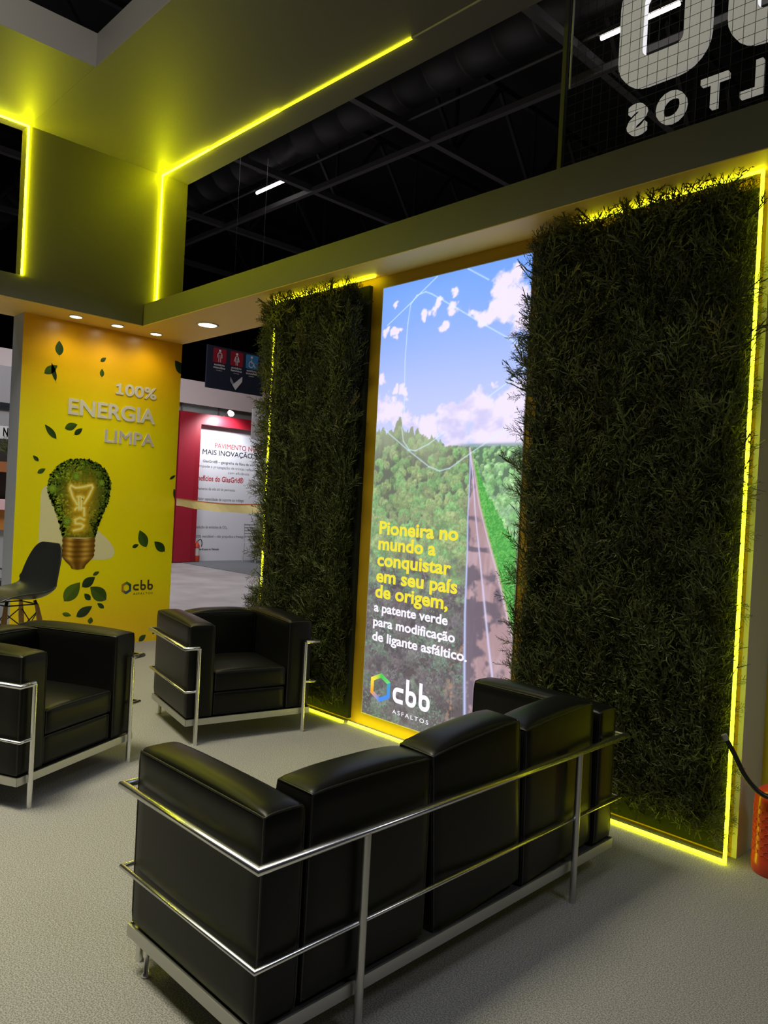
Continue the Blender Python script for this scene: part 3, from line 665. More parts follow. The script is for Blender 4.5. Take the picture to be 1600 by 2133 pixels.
def hedge(x0, x1, z0, z1, label, seed, over_left=0.0, over_right=0.0, n=5000, dl=500, dr=240):
    t = thing('hedge_panel', label, 'green wall', ((x0 + x1) / 2, 3.55, 0))
    t_loc = np.array(t.location)
    MB().box(x0 - t_loc[0] + .01, x1 - t_loc[0] - .01, -0.022, 0.008, z0, z1 - 0.02).build('backing_board', M_HEDGEBACK, t)
    r = np.random.default_rng(seed); it = []
    for k in range(n):
        x = r.uniform(x0 + 0.03, x1 - 0.03); z = r.uniform(z0 + 0.02, z1 - 0.10)
        clump = 0.65 + 0.7 * vnoise(np.array([x * 5.0]), np.array([z * 3.0]), seed, 2)[0]
        lx = r.normal(0, 0.42); 
        e = min(x - x0, x1 - x)
        if e < 0.12: lx = abs(r.normal(0, 0.35)) * (1 if x - x0 < x1 - x else -1)
        up = r.normal(0.95, 0.35)
        if z > z1 - 0.22: up = min(up, 0.2)
        if z < z0 + 0.15: up = abs(up) + 0.3
        fr = r.random()
        L = r.uniform(0.13, 0.26) * clump * (1.0 + 0.45 * (fr > .86))
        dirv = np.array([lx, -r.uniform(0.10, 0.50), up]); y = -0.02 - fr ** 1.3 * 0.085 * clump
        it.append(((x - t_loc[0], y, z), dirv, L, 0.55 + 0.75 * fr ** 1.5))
    def edge(side, n_, reach, bias=None):
        for k in range(n_):
            z = r.uniform(z0 + 0.05, z1 - 0.10); cl = vnoise(np.array([z * 4.3]), np.array([side * 9.1]), seed + 5, 2)[0]
            if r.random() > sstep(0.35, 0.6, np.array([cl]))[0] + 0.12: continue
            x = (x0 + 0.03) if side < 0 else (x1 - 0.05)
            L = r.uniform(0.5, 1.0) * reach
            it.append(((x - t_loc[0], -0.03 - r.random() * 0.10, z), np.array([side * r.uniform(0.5, 1.0), -r.uniform(0.0, 0.5), r.normal(0.35, 0.45)]), L, 1.2))
    if over_left: edge(-1, dl, over_left)
    if over_right: edge(1, dr, over_right)
    for k in range(int(130 * (x1 - x0))):      # tips along the top
        x = r.uniform(x0, x1); it.append(((x - t_loc[0], -0.05 - r.random() * .06, z1 - 0.09), np.array([r.normal(0, .6), -.35, r.uniform(.2, .8)]), r.uniform(.06, .13), 1.1))
    foliage('foliage', t, it, seed); return t
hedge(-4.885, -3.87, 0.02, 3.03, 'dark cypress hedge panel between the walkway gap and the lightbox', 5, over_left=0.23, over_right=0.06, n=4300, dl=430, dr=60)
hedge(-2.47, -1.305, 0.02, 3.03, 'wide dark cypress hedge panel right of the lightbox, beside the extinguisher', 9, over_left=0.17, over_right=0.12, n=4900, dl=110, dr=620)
led('led_strip', [[(-3.86, 3.47, 0.012), (-4.90, 3.47, 0.012), (-4.90, 3.475, 3.04), (-3.80, 3.50, 3.05)]], 'yellow led outline around the hedge left of the lightbox', w=0.0075, m=M_LEDH)
led('led_strip', [[(-2.22, 3.50, 3.05), (-1.288, 3.455, 3.05), (-1.288, 3.455, 0.012), (-2.46, 3.45, 0.012)]], 'yellow led outline around the hedge right of the lightbox', w=0.0085, m=M_LEDH)
led('led_strip', [[(-3.84, 3.50, 0.009), (-2.48, 3.50, 0.009)]], 'yellow led line on the carpet below the lightbox', w=0.006, m=M_LEDF)

# ------------------------------------------------------------------ armchairs and sofa
def cushion(name, parent, x0, x1, y0, y1, z0, z1, r=0.028, puff=(0.006, 0.006, 0.015), tilt=None, n=12, pipe=True, piping_edges='all'):
    half = ((x1 - x0) / 2, (y1 - y0) / 2, (z1 - z0) / 2); c = np.array([(x0 + x1) / 2, (y0 + y1) / 2, (z0 + z1) / 2])
    v, f = rounded(half, r, n, puff)
    M = Matrix.Identity(4)
    if tilt: M = Matrix.Translation(Vector(c) + Vector((0, 0, -half[2]))) @ Matrix.Rotation(tilt[0], 4, 'X') @ Matrix.Rotation(tilt[1], 4, 'Y') @ Matrix.Rotation(tilt[2], 4, 'Z') @ Matrix.Translation(-(Vector(c) + Vector((0, 0, -half[2]))))
    o = MB().add([tuple(p + c) for p in v], f, 0, True, M).build(name, M_LEATHER, parent)
    o.data.validate()
    if pipe:
        mb = MB(); ts = np.linspace(-1, 1, 15)
        def run(fn, closed=False):
            mb.tube([tuple(rmap(fn(t), half, r, puff) * 1.0 + c) for t in ts], 0.0036, 6, M=M)
        for s in (-1, 1):
            run(lambda t: (t, s, 1)); run(lambda t: (s, t, 1))
            for s2 in (-1, 1): run(lambda t: (s, s2, t))
        mb.build('piping', M_PIPING, o)
    return o
def club_seat(name, label, cat, loc, rz, Wd, Dp, seats, post_in=0.085, arm=0.165, group=None, back_posts=0.09, wild=False, arm_h=0.715):
    """local: x across, +y to the front; rail outline Wd x Dp"""
    t = thing(name, label, cat, loc, rz, group)
    hx, hy = Wd / 2, Dp / 2; ZT, ZL = 0.585, 0.325
    fx = hx - post_in
    MB().tube([(-fx, hy, ZT), (-hx, hy, ZT), (-hx, -hy, ZT), (hx, -hy, ZT), (hx, hy, ZT), (fx, hy, ZT)], 0.0125, 14).build('top_rail', M_CHROME, t)
    MB().tube([(-fx, hy, ZL), (-hx + .01, hy, ZL), (-hx + .01, -hy + .01, ZL), (hx - .01, -hy + .01, ZL), (hx - .01, hy, ZL), (fx, hy, ZL)], 0.008, 12).build('lower_rail', M_CHROME, t)
    for sx in (-1, 1):
        MB().tube([(sx * fx, hy, ZT), (sx * fx, hy, 0.14), (sx * fx, hy, 0.0)], [0.0125, 0.0125, 0.0125], 14).build('leg', M_CHROME, t)
        bx_ = hx - back_posts
        MB().tube([(sx * bx_, -hy, ZT), (sx * bx_, -hy, 0.0)], 0.0125, 14).build('leg', M_SATIN, t)
    # flat base frame
    b0, b1 = hx - 0.028, hy - 0.024; mb = MB()
    mb.bbox(-b0, b0, b1 - 0.006, b1 + 0.004, 0.112, 0.152, .002).bbox(-b0, b0, -b1 - 0.004, -b1 + 0.006, 0.112, 0.152, .002)
    for s in (-1, 1): mb.bbox(s * b0 - 0.005, s * b0 + 0.005, -b1, b1, 0.112, 0.152, .002)
    mb.box(-b0, b0, -b1, b1, 0.136, 0.142)
    mb.build('base_frame', M_SATIN, t)
    if seats > 1:
        for sx in (-1, 1): MB().lathe([(0.014, 0.0), (0.016, 0.006), (0.008, 0.012), (0.008, 0.115)], 14, M=Matrix.Translation((sx * (hx - 0.06), hy - 0.09, 0))).build('foot', M_CHROME, t)
    # cushions
    ax0, ax1 = hx - 0.030 - arm, hx - 0.030
    yb, yf = -hy + 0.030, hy - 0.03
    for s in (-1, 1):
        a, b = (ax0, ax1) if s > 0 else (-ax1, -ax0)
        cushion('arm_cushion', t, a, b, yb, yf, 0.152, arm_h, 0.017, (0.006, 0.004, 0.022))
    iw = ax0 - 0.004; w = 2 * iw / seats; bt = 0.165
    for k in range(seats):
        a, b = -iw + k * w + 0.004, -iw + (k + 1) * w - 0.004
        tl = None; bh = arm_h - 0.005
        if wild:
            bh = (0.722, 0.755, 0.735)[k]; tl = ((0.0, 0.01, 0.02), (0.02, -0.10, -0.03), (0.0, -0.045, 0.03))[k]
            if k == 1: a += 0.045; b -= 0.005
        cushion('back_cushion', t, a, b, yb + 0.004, yb + bt, 0.155, bh, 0.018, (0.004, 0.008, 0.026), tilt=tl)
        sb = yb + bt + 0.012
        cushion('seat_cushion', t, a, b, sb, yf - 0.005, 0.300, 0.425, 0.020, (0.003, 0.006, 0.022))
        cushion('base_cushion', t, a, b, sb, yf - 0.012, 0.153, 0.298, 0.016, (0.002, 0.006, 0.004))
    return t
ang_r = math.radians(-11.5); ang_l = math.radians(26.3)
club_seat('armchair', 'black leather cube armchair with chrome rails in front of the left hedge', 'armchair', (-4.31, 2.845, 0), ang_r - PI / 2, 0.885, 0.75, 1, group='black armchairs with chrome frames')
club_seat('armchair', 'black leather cube armchair at the left picture edge, beside the bar stool', 'armchair', (-4.145, 1.487, 0), ang_l - PI / 2, 0.88, 0.75, 1, group='black armchairs with chrome frames')
club_seat('sofa', 'black leather three-seat sofa with chrome rails, its back to the viewer', 'sofa', (-1.893, 2.05, 0), PI / 2 + math.radians(0.9), 1.885, 0.72, 3, post_in=0.085, arm=0.14, back_posts=0.37, wild=True, arm_h=0.70)

# ------------------------------------------------------------------ bar stool with shell seat
st = thing('bar_stool', 'black shell bar stool on splayed wooden legs by the yellow panel', 'stool', (-5.36, 1.80, 0), math.radians(190))
# shell profile (y forward, z up) from front lip to top of back; local +y is the front
prof = [(0.235, 0.735), (0.20, 0.762), (0.12, 0.768), (0.03, 0.757), (-0.06, 0.748), (-0.13, 0.757), (-0.175, 0.79), (-0.205, 0.85), (-0.225, 0.93), (-0.243, 1.02), (-0.255, 1.10), (-0.258, 1.125)]
wid = [0.19, 0.215, 0.23, 0.235, 0.235, 0.235, 0.235, 0.23, 0.222, 0.205, 0.165, 0.11]
lift = [0.0, 0.008, 0.03, 0.05, 0.062, 0.07, 0.07, 0.065, 0.055, 0.045, 0.03, 0.02]
V = []; NW = 16
for (y, z), w, l in zip(prof, wid, lift):
    back = max(0.0, min(1.0, (z - 0.76) / 0.12))
    for k in range(NW + 1):
        s = k / NW * 2 - 1; c = abs(s) ** 3
        V.append((w * s, y + l * c * back * 1.0, z + l * c * (1 - back)))
F = [(i * (NW + 1) + k, i * (NW + 1) + k + 1, (i + 1) * (NW + 1) + k + 1, (i + 1) * (NW + 1) + k) for i in range(len(prof) - 1) for k in range(NW)]
o = MB().add(V, F, 0, True).build('seat_shell', M_BLACK, st)
md = o.modifiers.new('s', 'SOLIDIFY'); md.thickness = 0.012; md.offset = 0
md = o.modifiers.new('u', 'SUBSURF'); md.levels = 1; md.render_levels = 2
tops = [(-0.10, 0.11), (0.10, 0.11), (0.10, -0.10), (-0.10, -0.10)]; feet = [(-0.21, 0.22), (0.21, 0.22), (0.21, -0.21), (-0.21, -0.21)]
for (a, b), (c, d) in zip(tops, feet):
    MB().tube([(a, b, 0.715), (a + (c - a) * .15, b + (d - b) * .15, 0.61), (c, d, 0)], [0.013, 0.018, 0.011], 12).build('leg', M_WOOD, st)
mb = MB()
at = lambda i, z: (tops[i][0] + (feet[i][0] - tops[i][0]) * (0.715 - z) / 0.715, tops[i][1] + (feet[i][1] - tops[i][1]) * (0.715 - z) / 0.715, z)
for i in range(4):
    j = (i + 1) % 4
    mb.tube([at(i, 0.67), at(j, 0.45)], 0.004, 6); mb.tube([at(j, 0.67), at(i, 0.45)], 0.004, 6)
    mb.tube([(tops[i][0], tops[i][1], .71), (tops[i][0] * .9, tops[i][1] * .9, 0.742)], 0.011, 8); mb.tube([(tops[i][0], tops[i][1], .716), (tops[j][0], tops[j][1], .716)], 0.005, 6)
    mb.tube([at(i, 0.30), at(j, 0.30)], 0.005, 6)
mb.build('wire_brace', M_BLACKM, st)

# ------------------------------------------------------------------ fire extinguisher by the hedge
ex = thing('fire_extinguisher', 'red fire extinguisher in netting on the carpet beside the hedge', 'fire extinguisher', (-1.12, 3.555, 0))
R = 0.090
MB().lathe([(R * .93, 0.0), (R, 0.012), (R, 0.062), (R * .985, 0.066), (R * .985, 0.31), (R * .96, 0.33), (R * .8, 0.355), (R * .5, 0.375), (R * .28, 0.385)], 40).build('cylinder', M_RED, ex)
mb = MB(); NHEX = 18; dz = 0.019
for row in range(11):
    z0 = 0.085 + row * dz * 1.0
    for k in range(NHEX):
        a0 = 2 * PI * (k + 0.5 * (row % 2)) / NHEX; da = PI / NHEX; q = R * .985 + 0.0012
        P = lambda a, z: (q * math.cos(a), q * math.sin(a), z)
        mb.tube([P(a0 - da, z0), P(a0, z0 + dz * .45)], 0.0011, 4, caps=False); mb.tube([P(a0, z0 + dz * .45), P(a0 + da, z0)], 0.0011, 4, caps=False); mb.tube([P(a0, z0 + dz * .45), P(a0, z0 + dz)], 0.0011, 4, caps=False)
mb.build('net_sleeve', M_REDMESH, ex)
mb = MB().lathe([(0.022, 0.38), (0.022, 0.43), (0.016, 0.435)], 16); mb.bbox(-0.02, 0.13, -0.012, 0.012, 0.445, 0.46).bbox(-0.02, 0.12, -0.012, 0.012, 0.475, 0.49).lathe([(0.012, .42), (0.012, 0.49)], 12)
mb.build('valve_head', M_BLACKM, ex)
def bez(pts, n=8):
    """catmull-rom"""
    P = [Vector(p) for p in pts]; P = [P[0] * 2 - P[1]] + P + [P[-1] * 2 - P[-2]]; out = []
    for i in range(1, len(P) - 2):
        for k in range(n):
            t = k / n; a, b, c, d = P[i - 1], P[i], P[i + 1], P[i + 2]
            out.append(0.5 * ((2 * b) + (c - a) * t + (2 * a - 5 * b + 4 * c - d) * t * t + (3 * b - a - 3 * c + d) * t ** 3))
    out.append(P[-2]); return out
h = MB().tube(bez([(0.02, -0.02, 0.42), (0.10, -0.07, 0.41), (0.06, -0.11, 0.365), (-0.02, -0.12, 0.36), (-0.085, -0.14, 0.42), (-0.13, -0.16, 0.51), (-0.165, -0.175, 0.575)]), 0.0105, 12).build('hose', M_BLACKM, ex)
MB().tube([(-0.160, -0.173, 0.565), (-0.172, -0.178, 0.588)], 0.0125, 12).build('nozzle', mat('grey_nozzle', (0.25, 0.25, 0.24), 0.4), h)

# ------------------------------------------------------------------ hanging letter sign above the beam (seen from behind)
sg = thing('hanging_sign', 'grey block letters on a wire grid above the beam, read from behind', 'sign', (0, 0, 0))
SY = 4.02
mb = MB()
x = -2.66
while x < -0.6: mb.tube([(x, SY - 0.05, 3.27), (x, SY - 0.05, 5.2)], 0.0016, 4, caps=False); x += 0.058
z = 3.30
while z < 5.2: mb.tube([(-2.66, SY - 0.053, z), (-0.6, SY - 0.053, z)], 0.0016, 4, caps=False); z += 0.058
mb.build('wire_grid', M_BLACKM, sg)['kind'] = 'stuff'
MB().box(-2.70, -2.672, SY - 0.065, SY - 0.037, 3.263, 5.2).build('post', M_STEEL, sg)
MB().tube([(-2.64, SY - .06, 4.1), (-2.64, SY - .06, 5.2)], 0.006, 8).build('white_cable', M_WHITE, sg)
def rrect(a0, a1, b0, b1, r, n=7):
    p = []
    for (cx, cz, s) in ((a1 - r, b1 - r, 0), (a0 + r, b1 - r, 1), (a0 + r, b0 + r, 2), (a1 - r, b0 + r, 3)):
        p += [(cx + r * math.cos(q), cz + r * math.sin(q)) for q in np.linspace(s * PI / 2, (s + 1) * PI / 2, n)]
    return p
def big_b(a0):
    """letter with stem on the far side, as seen from behind"""
    mb = MB(); w = 0.535; out = rrect(a0, a0 + w, 3.985, 4.66, 0.18); inn = rrect(a0 + 0.15, a0 + w - 0.145, 4.145, 4.50, 0.045)
    n = len(out)
    for y in (SY, SY + 0.045):
        v = [(a, y, b) for a, b in out] + [(a, y, b) for a, b in inn]
        mb.add(v, [(i, (i + 1) % n, n + (i + 1) % n, n + i) for i in range(n)])
    for pl, mi_ in ((out, 0), (inn, 1)):
        mb.add([(a, SY, b) for a, b in pl] + [(a, SY + .045, b) for a, b in pl], [(i, (i + 1) % n, n + (i + 1) % n, n + i) for i in range(n)], mi_)
    mb.box(a0 + w - 0.145, a0 + w, SY, SY + 0.045, 4.5, 5.1)
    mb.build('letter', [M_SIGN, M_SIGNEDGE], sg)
big_b(-2.353); big_b(-1.722)
fr_sign = lambda a, b, d: (-a, SY + d, b)
for ch, x0, x1 in (('S', -2.278, -2.166), ('O', -2.102, -1.932), ('T', -1.850, -1.705), ('L', -1.639, -1.530)):
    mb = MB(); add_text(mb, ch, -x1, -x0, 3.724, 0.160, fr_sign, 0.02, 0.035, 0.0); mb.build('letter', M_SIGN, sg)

# ------------------------------------------------------------------ hall roof steel, duct, tubes
for i, x in enumerate((-19.3, -16.0, -12.66, -9.32, -5.98, -2.65)):
    nm = ('far dark roof truss beyond the stand, seen through the left opening', 'dark roof truss beyond the yellow panel side', 'dark roof truss carrying the distant lit tube', 'dark roof truss crossing the middle of the black hall opening', 'dark roof truss passing behind the hanging sign letters', 'dark roof truss hidden mostly above the sign')[i]
    t = thing('roof_truss', nm, 'roof truss', (x, 0, 8.0), group='steel roof trusses')
    MB().box(-0.06, 0.06, -4, 30, -0.06, 0.06).build('bottom_chord', M_STEEL, t)
    MB().box(-0.05, 0.05, -4, 30, 1.65, 1.77).build('top_chord', M_WEB, t)
    mb = MB(); y = -4
    while y < 29.5:
        mb.tube([(0, y, 0.05), (0, y + 1.2, 1.65)], 0.045, 4, square=True); mb.tube([(0, y + 1.2, 1.65), (0, y + 2.4, 0.05)], 0.045, 4, square=True); mb.tube([(0, y, .05), (0, y, 1.66)], 0.04, 4, square=True); y += 2.4
    mb.build('web', M_WEB, t)
for y, nm in ((9.72, 'long roof purlin crossing under the trusses behind the tube lamp'), (12.6, 'second long roof purlin farther back'), (15.6, 'third long roof purlin at the far back')):
    t = thing('roof_girder', nm, 'roof girder', (0, y, 7.9), group='long roof girders')
    MB().box(-24, 4, -0.05, 0.05, 0.0, 0.1).build('bottom_chord', M_STEEL, t)
    if y > 10:
        MB().box(-24, 4, -0.05, 0.05, -1.3, -1.2).build('lower_chord', M_WEB, t)
        mb = MB(); x = -24
        while x < 3.5: mb.tube([(x, 0, -1.2), (x + .9, 0, 0)], 0.06, 4, square=True); mb.tube([(x + .9, 0, 0), (x + 1.8, 0, -1.2)], 0.06, 4, square=True); x += 1.8
        mb.build('web', M_WEB, t)
def duct(y, z, r, label):
    t = thing('ventilation_duct', label, 'duct', (0, y, z), group='round ventilation ducts')
    pr_ = []
    for k in range(40): a = -24 + k * .7; pr_ += [(r, a), (r, a + .64), (r * 1.03, a + .65), (r * 1.03, a + .69)]
    MB().lathe(pr_, 28, M=Matrix.Rotation(PI / 2, 4, 'Y')).build('pipe', M_DUCT, t)
duct(9.1, 8.75, 0.42, 'round dark ventilation duct running above the trusses')
duct(6.4, 8.75, 0.42, 'second round dark ventilation duct close above the canopy edge')
for x0, lb_ in ((-13.75, 'lit white tube lamp low in the dark hall opening'), (-5.62, 'lit white tube lamp beside the hanging sign, near its big letter'), (-4.25, 'lit white tube lamp seen inside the big sign letter')):
    t = thing('tube_lamp', lb_, 'lamp', (x0, 9.12, 8.0), group='lit tube lamps of the hall')
    MB().tube([(0, 0, 0), (1.1, 0, 0)], 0.028, 10).build('tube', M_TUBE, t)
    MB().box(-0.02, 1.12, -0.03, 0.03, 0.03, 0.06).build('housing', M_STEEL, t)
tag(MB().tube([(-24, 9.12, 8.09), (4, 9.12, 8.09)], 0.025, 6).build('lamp_rail', M_STEEL), 'thin rail carrying the tube lamps across the hall roof', 'rail')

# ------------------------------------------------------------------ neighbouring red booth beyond the walkway
M_BRED = mat('booth_red', (0.34, 0.012, 0.03), 0.45); M_BRED2 = mat('booth_dark_red', (0.30, 0.006, 0.018), 0.5)
M_BWHITE = mat('booth_white', (0.72, 0.72, 0.78), 0.5); M_BCARPET = mat('booth_carpet', (0.13, 0.14, 0.155), 0.95)
bo = thing('exhibition_booth', 'red framed exhibition booth with white text wall across the walkway', 'booth', (0, 0, 0))
MB().box(-15.9, -15.4, 8.50, 8.92, 0, 3.39).build('pillar', M_BRED, bo)
MB().box(-15.9, -15.42, 8.92, 9.05, 0, 3.39).build('inner_jamb', M_BRED2, bo)
MB().box(-15.9, -15.42, 9.05, 13.0, 3.15, 3.39).build('header', M_BRED2, bo)
MB().box(-15.9, -15.7, 9.05, 13.0, -.018, 3.15).build('text_wall', M_BWHITE, bo)
MB().box(-15.7, -12.0, 8.72, 13.0, -0.02, -0.012, M=None).build('carpet', M_BCARPET, bo)
fr_b = lambda a, b, d: (-15.698 + d, a, b)
M_TRED = mat('red_ink', (0.42, 0.012, 0.03), 0.5); M_TBLK = mat('black_ink', (0.02, 0.02, 0.03), 0.5); M_TGRY = mat('grey_ink', (0.16, 0.15, 0.17), 0.5)
BT = [('PAVIMENTO NOVO,', 9.60, 11.05, 2.66, 0.115, 0.005, 0), ('MAIS INOVAÇÃO, MENOS', 9.28, 11.36, 2.49, 0.115, 0.012, 1), ('GlasGrid® – geogrelha de fibra de vidro para', 9.30, 10.98, 2.30, 0.060, 0.008, 1),
      ('impede a propagação de trincas reflexivas e a', 9.21, 11.0, 2.18, 0.060, 0, 2), ('com eficiência', 10.0, 10.6, 2.07, 0.055, 0, 2), ('nefícios do GlasGrid®', 9.19, 10.44, 1.87, 0.12, 0.03, 0),
      ('mais de 40 anos no Mercado', 9.19, 9.85, 0.24, 0.045, 0.02, 1)]
BT += [(t_, 9.19, x1, z - .045, .062, .004, 2) for t_, z, x1 in (('Aumento da vida útil do pavimento', 1.70, 10.22), ('Maior capacidade de suporte ao tráfego', 1.46, 10.48), ('Até 50% de economia em manutenção', 1.24, 10.42), ('Redução de emissões de CO₂', 0.80, 10.05), ('100% reciclável – não prejudica a fresagem', 0.58, 10.6))]
for t_, x0, x1, b, c, bo_, mi in BT:
    add_words('word', (M_TRED, M_TBLK, M_TGRY)[mi], bo, t_, x0, x1, b, c, fr_b, min(bo_, 0.02))
t = thing('spotlight', 'small lit arm spotlight on the red booth header', 'spotlight', (-15.38, 9.58, 3.39))
MB().tube([(0, 0, 0), (0.30, 0, 0.12)], 0.012, 8).build('arm', M_STEEL, t)
MB().lathe([(0.02, -.06), (0.075, 0.0), (0.075, 0.03), (0.03, 0.05)], 20, M=Matrix.Translation((0.32, 0, 0.04)) @ Matrix.Rotation(math.radians(50), 4, 'Y')).build('head', mat('spot_glow', (0.9, 0.9, 0.9), 0.4, emit=(1, 0.95, 0.9), strength=12), t)
d = bpy.data.lights.new('spotlight_beam', 'SPOT'); d.energy = 120; d.spot_size = math.radians(140); d.spot_blend = 0.6; d.color = (0.92, 0.95, 1.0); d.shadow_soft_size = 0.06
lo = bpy.data.objects.new('spotlight_beam', d); COL.objects.link(lo); lo.parent = t; lo.location = (0.45, 0, -0.05); lo.rotation_euler = (0, math.radians(38), 0)
# white hall fascia above the booth
fa = thing('fascia_wall', 'pale hall wall with grey framed windows above the red booth', 'wall', (0, 0, 0))
MB().box(-16.6, -16.2, 3.4, 15.0, 3.68, 4.24).build('fascia', mat('pink_white_wall', (0.85, 0.76, 0.80), 0.7), fa)
MB().box(-16.6, -16.3, 8.4, 15.0, 3.0, 3.68).build('strip_wall', mat('mid_grey_wall', (0.20, 0.21, 0.21), 0.6), fa)
for y in (9.0, 10.0, 11.0): MB().box(-16.3, -16.27, y, y + .04, 3.3, 3.68).build('post', M_STEEL, fa)
# metal chair in the booth
M_SILVER = mat('silver_paint', (0.62, 0.62, 0.64), 0.35, metal=0.4)
ch = thing('metal_chair', 'silver slat-back chair in front of the booth text wall', 'chair', (-15.05, 10.45, 0), math.radians(-80))
MB().box(-.20, .20, -.20, .20, 0.44, 0.465).build('seat', M_SILVER, ch)
for a, b in ((-.19, -.19), (.19, -.19), (-.19, .19), (.19, .19)): MB().tube([(a, b, 0.45), (a * 1.05, b * 1.12, 0)], 0.012, 8).build('leg', M_SILVER, ch)
mb = MB()
for a in (-.19, .19): mb.tube([(a, -.2, .45), (a, -.23, 0.90)], 0.012, 8)
for z in (.60, .67, .74, .81, .88): mb.bbox(-.19, .19, -.235, -.22, z - .018, z + .018, .004)
mb.build('backrest', M_SILVER, ch)
# small extinguisher beside the booth pillar
e2 = thing('fire_extinguisher', 'small distant red extinguisher at the foot of the red booth pillar', 'fire extinguisher', (-15.5, 9.14, 0))
e2.scale = (.85, .85, .85)
MB().lathe([(.08, 0), (.085, .02), (.085, .16)], 18).build('base', M_RED, e2)
MB().lathe([(.07, .16), (.07, .30), (.065, .38)], 18).build('label_band', mat('label_paper', (.55, .52, .5), .6), e2)
MB().lathe([(.08, .38), (.07, .44), (.03, .50), (.02, .54)], 18).build('cylinder', M_RED, e2)
MB().tube(bez([(0, 0, .53), (.03, .08, .60), (.05, .12, .5), (.06, .10, .4)]), .012, 8).build('hose', M_BLACKM, e2)
# barrier tape across the gap
pts = [(-7.16 + s * 2.1, 3.955 - 0.22 * s, 1.43 - 0.025 * math.sin(PI * s) + 0.0 * s) for s in np.linspace(0, 1, 15)]
mb = MB(); n = len(pts)
mb.add([(p[0], p[1] - .001, p[2] + .04) for p in pts] + [(p[0], p[1] + .012 * math.sin(i * .9), p[2] - .04 + .004 * math.sin(i * 1.7)) for i, p in enumerate(pts)], [(i, i + 1, n + i + 1, n + i) for i in range(n - 1)], 0)
mb.add([(p[0], p[1] - .003, p[2] + .042) for p in pts] + [(p[0], p[1] - .003, p[2] + .034) for p in pts], [(i, i + 1, n + i + 1, n + i) for i in range(n - 1)], 1)
tp = mb.build('barrier_tape', [mat('tape_cream', (0.85, 0.74, 0.70), 0.4), mat('tape_red', (0.6, 0.12, 0.12), 0.4)])
md = tp.modifiers.new('s', 'SOLIDIFY'); md.thickness = 0.0008
tag(tp, 'pale barrier tape stretched from the yellow panel to the hedge', 'barrier tape')
# washroom sign
ts_ = thing('washroom_sign', 'dark blue hanging sign with red and blue washroom symbols', 'sign', (-11.0, 0, 0))
M_NAVY = mat('navy_board', (0.018, 0.02, 0.045), 0.5); M_ICON = mat('sign_white', (0.75, 0.70, 0.76), 0.5)
MB().box(-0.03, 0.0, 6.50, 7.62, 3.285, 3.985).build('board', M_NAVY, ts_)
for y in (6.95, 7.5): MB().tube([(-.015, y, 3.985), (-.015, y, 10.2)], 0.0012, 6).build('cable', M_BLACKM, ts_)
fr_t = lambda a, b, d: (0.002 + d, a, b)
def flat(mb, pts, d=0.0, mi=0): mb.add([fr_t(a, b, d) for a, b in pts], [tuple(range(len(pts)))], mi)
def disc(cx, cz, r, n=16): return [(cx + r * math.cos(2 * PI * k / n), cz + r * math.sin(2 * PI * k / n)) for k in range(n)]
M_SRED = mat('sign_red', (0.32, 0.012, 0.03), 0.5); M_SBLUE = mat('sign_blue', (0.05, 0.23, 0.55), 0.5)
for i, (cx, w1, w2, w3) in enumerate(((6.735, 'sanitário', 'masculino', 'men'), (7.065, 'sanitário', 'feminino', 'women'), (7.37, 'sanitário', 'acessível', 'accessible'))):
    mb = MB(); flat(mb, rrect(cx - .125, cx + .125, 3.715, 3.955, .02), 0.0, 0)
    flat(mb, disc(cx + (0 if i < 2 else -.01), 3.915, .022), .002, 1)
    if i < 2:
        ribbon(mb, [(cx - .04, 3.80), (cx - .038, 3.86), (cx - .025, 3.88), (cx + .025, 3.88), (cx + .038, 3.86), (cx + .04, 3.80)] if i == 0 else [(cx - .05, 3.79), (cx - .03, 3.86), (cx - .015, 3.88), (cx + .015, 3.88), (cx + .03, 3.86), (cx + .05, 3.79)], .012, False, fr_t, .002, 1)
        k = .018 if i == 0 else .014
        if i == 1: ribbon(mb, [(cx - .02, 3.86), (cx - .032, 3.785), (cx + .032, 3.785), (cx + .02, 3.86)], .009, False, fr_t, .002, 1)
        for s in (-1, 1): ribbon(mb, [(cx + s * k, 3.81), (cx + s * k, 3.73)], .012, False, fr_t, .002, 1)
        ribbon(mb, [(cx - k, 3.812), (cx - k, 3.85)], .008, False, fr_t, .002, 1); ribbon(mb, [(cx + k, 3.812), (cx + k, 3.85)], .008, False, fr_t, .002, 1)
    else:
        ribbon(mb, [(cx + .045 * math.cos(q) - .015, 3.79 + .05 * math.sin(q)) for q in np.linspace(.9, 2 * PI + .2, 22)], .013, False, fr_t, .002, 1)
        ribbon(mb, [(cx - .012, 3.88), (cx - .018, 3.82), (cx + .035, 3.815), (cx + .06, 3.745), (cx + .08, 3.755)], .014, False, fr_t, .002, 1)
    mb.build('pictogram', [M_SRED if i < 2 else M_SBLUE, M_ICON], ts_)
    mb = MB(); add_text(mb, w1, cx - .10, cx + .10, 3.668, .034, fr_t, .02); add_text(mb, w2, cx - .11, cx + .11, 3.622, .034, fr_t, .02); add_text(mb, w3, cx - .055, cx + .055, 3.585, .018, fr_t, 0)
    mb.build('caption', M_ICON, ts_)
mb = MB(); flat(mb, [(6.955, 3.53), (7.065, 3.37), (7.03, 3.36), (6.955, 3.45)], .001, 0); flat(mb, [(7.00, 3.395), (7.065, 3.315), (7.19, 3.47), (7.19, 3.56)], .002, 1)
mb.build('arrow', [mat('sign_grey', (0.30, 0.29, 0.33), 0.5), M_ICON], ts_)
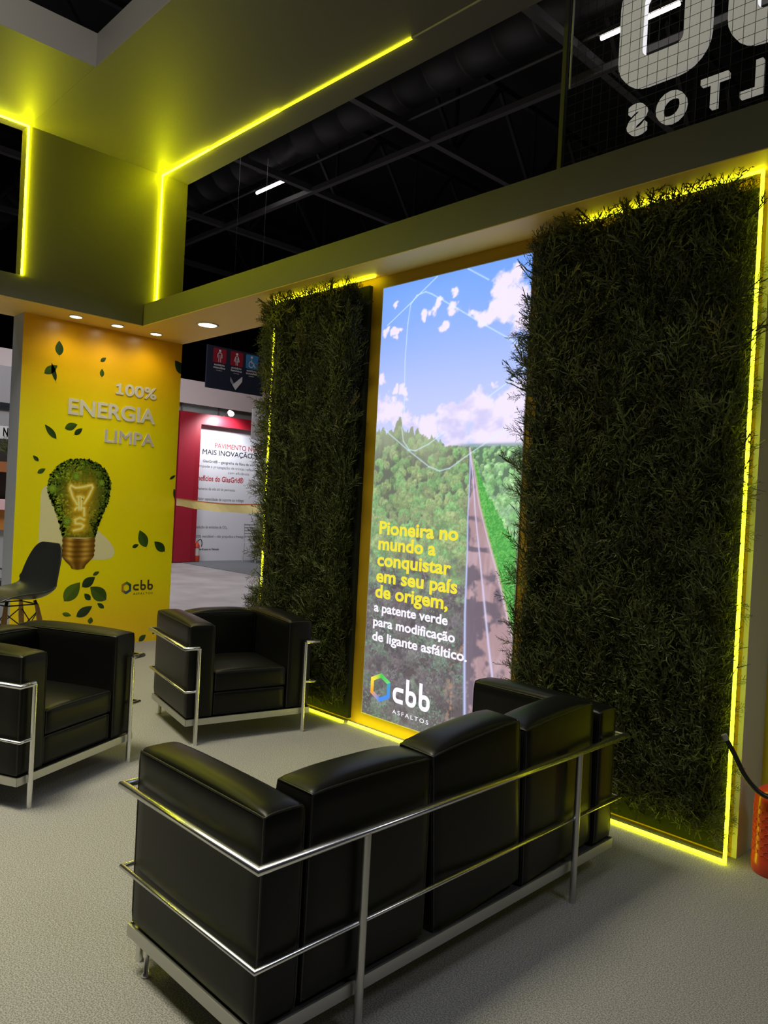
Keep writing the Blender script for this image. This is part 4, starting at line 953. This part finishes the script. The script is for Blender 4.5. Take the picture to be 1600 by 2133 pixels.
# grey hanging sign half hidden by the hedge
gs = thing('hanging_board', 'pale grey hanging board half hidden behind the hedge edge', 'sign', (-13.0, 8.79, 0))
MB().box(-.03, 0, 0, 1.1, 2.72, 3.34).build('board', mat('pale_grey_board', (0.42, 0.42, 0.43), 0.5), gs)
mb = MB(); ribbon(mb, [(.12, 3.02), (.22, 3.09), (.34, 3.03), (.46, 3.10), (.60, 3.04)], .022, False, lambda a, b, d: (.002 + d, a, b), 0.0); mb.build('red_print', M_TRED, gs)
for y in (.85, 1.0): MB().tube([(-.015, y, 3.34), (-.015, y, 10.2)], 0.0012, 6).build('cable', M_BLACKM, gs)

# ------------------------------------------------------------------ neighbouring stand at the far left
nb = thing('side_booth', 'grey neighbouring booth wall with black lettering, seen past the yellow panel', 'booth', (-13.0, 0, 0))
MB().box(-.2, 0, 1.0, 6.0, 0, 3.42).build('wall', mat('grey_booth_wall', (0.26, 0.25, 0.27), 0.6), nb)
MB().box(0.0, 0.03, 1.0, 6.0, 1.30, 2.25).build('shelf_back', mat('dark_shelf', (0.02, 0.018, 0.016), 0.6), nb)
tag(MB().box(-12.97, -12.65, 1.0, 4.55, 1.72, 1.88).build('wall_shelf', mat('orange_wood', (0.30, 0.11, 0.035), 0.5)), 'thick orange wooden shelf under the plant on the grey booth wall', 'shelf')
MB().box(0.001, 0.02, 4.0, 4.8, 2.72, 2.83).build('black_plate', M_BLACK, nb)
mb = MB(); add_text(mb, 'NO', 4.07, 4.24, 2.30, .13, lambda a, b, d: (.004 + d, a, b), 0.03); mb.build('lettering', M_BLACK, nb)
MB().box(0.001, 0.004, 3.9, 4.8, 2.255, 2.46).build('lettering_strip', mat('strip_white', (0.55, 0.55, 0.57), 0.5), nb)
ct = thing('counter', 'pink topped counter with orange wooden front at the far left', 'counter', (-12.4, 3.3, 0))
MB().box(-.5, .12, -1.5, .95, 1.14, 1.29).build('top', mat('pink_top', (0.68, 0.42, 0.45), 0.5), ct); MB().box(-.45, .05, -1.5, .88, 0.83, 1.14).build('drawer_front', mat('orange_front', (0.45, 0.17, 0.03), 0.5), ct)
MB().box(-.45, 0, -1.5, .86, -.02, 0.83).build('plinth', mat('plinth_grey', (0.34, 0.33, 0.34), 0.6), ct)
bg = thing('handbag', 'black handbag on the pale floor at the far left', 'bag', (-11.2, 3.52, -.02))
v, f = rounded((.10, .17, .12), .03, 6, (.02, .01, 0)); MB().add([(p[0], p[1], p[2] + .12) for p in v], f, 0, True).build('body', M_BLACK, bg)
MB().tube(bez([(0, -.12, .22), (0, -.10, .34), (0, 0, .38), (0, .10, .34), (0, .12, .22)]), .012, 8).build('handle', M_BLACK, bg)
pl = thing('potted_plant', 'dark leafy potted plant on the orange wooden shelf', 'plant', (-12.76, 4.18, 1.88))
MB().lathe([(.05, 0), (.08, .14), (.075, .14)], 16).build('pot', M_BLACK, pl)
it = [((rng.normal(0, .03), rng.normal(0, .08), .13), (abs(rng.normal(0, .5)), rng.normal(0, .9), .8), .28, 1.6) for k in range(26)]
foliage('leaves', pl, it, 77, False)
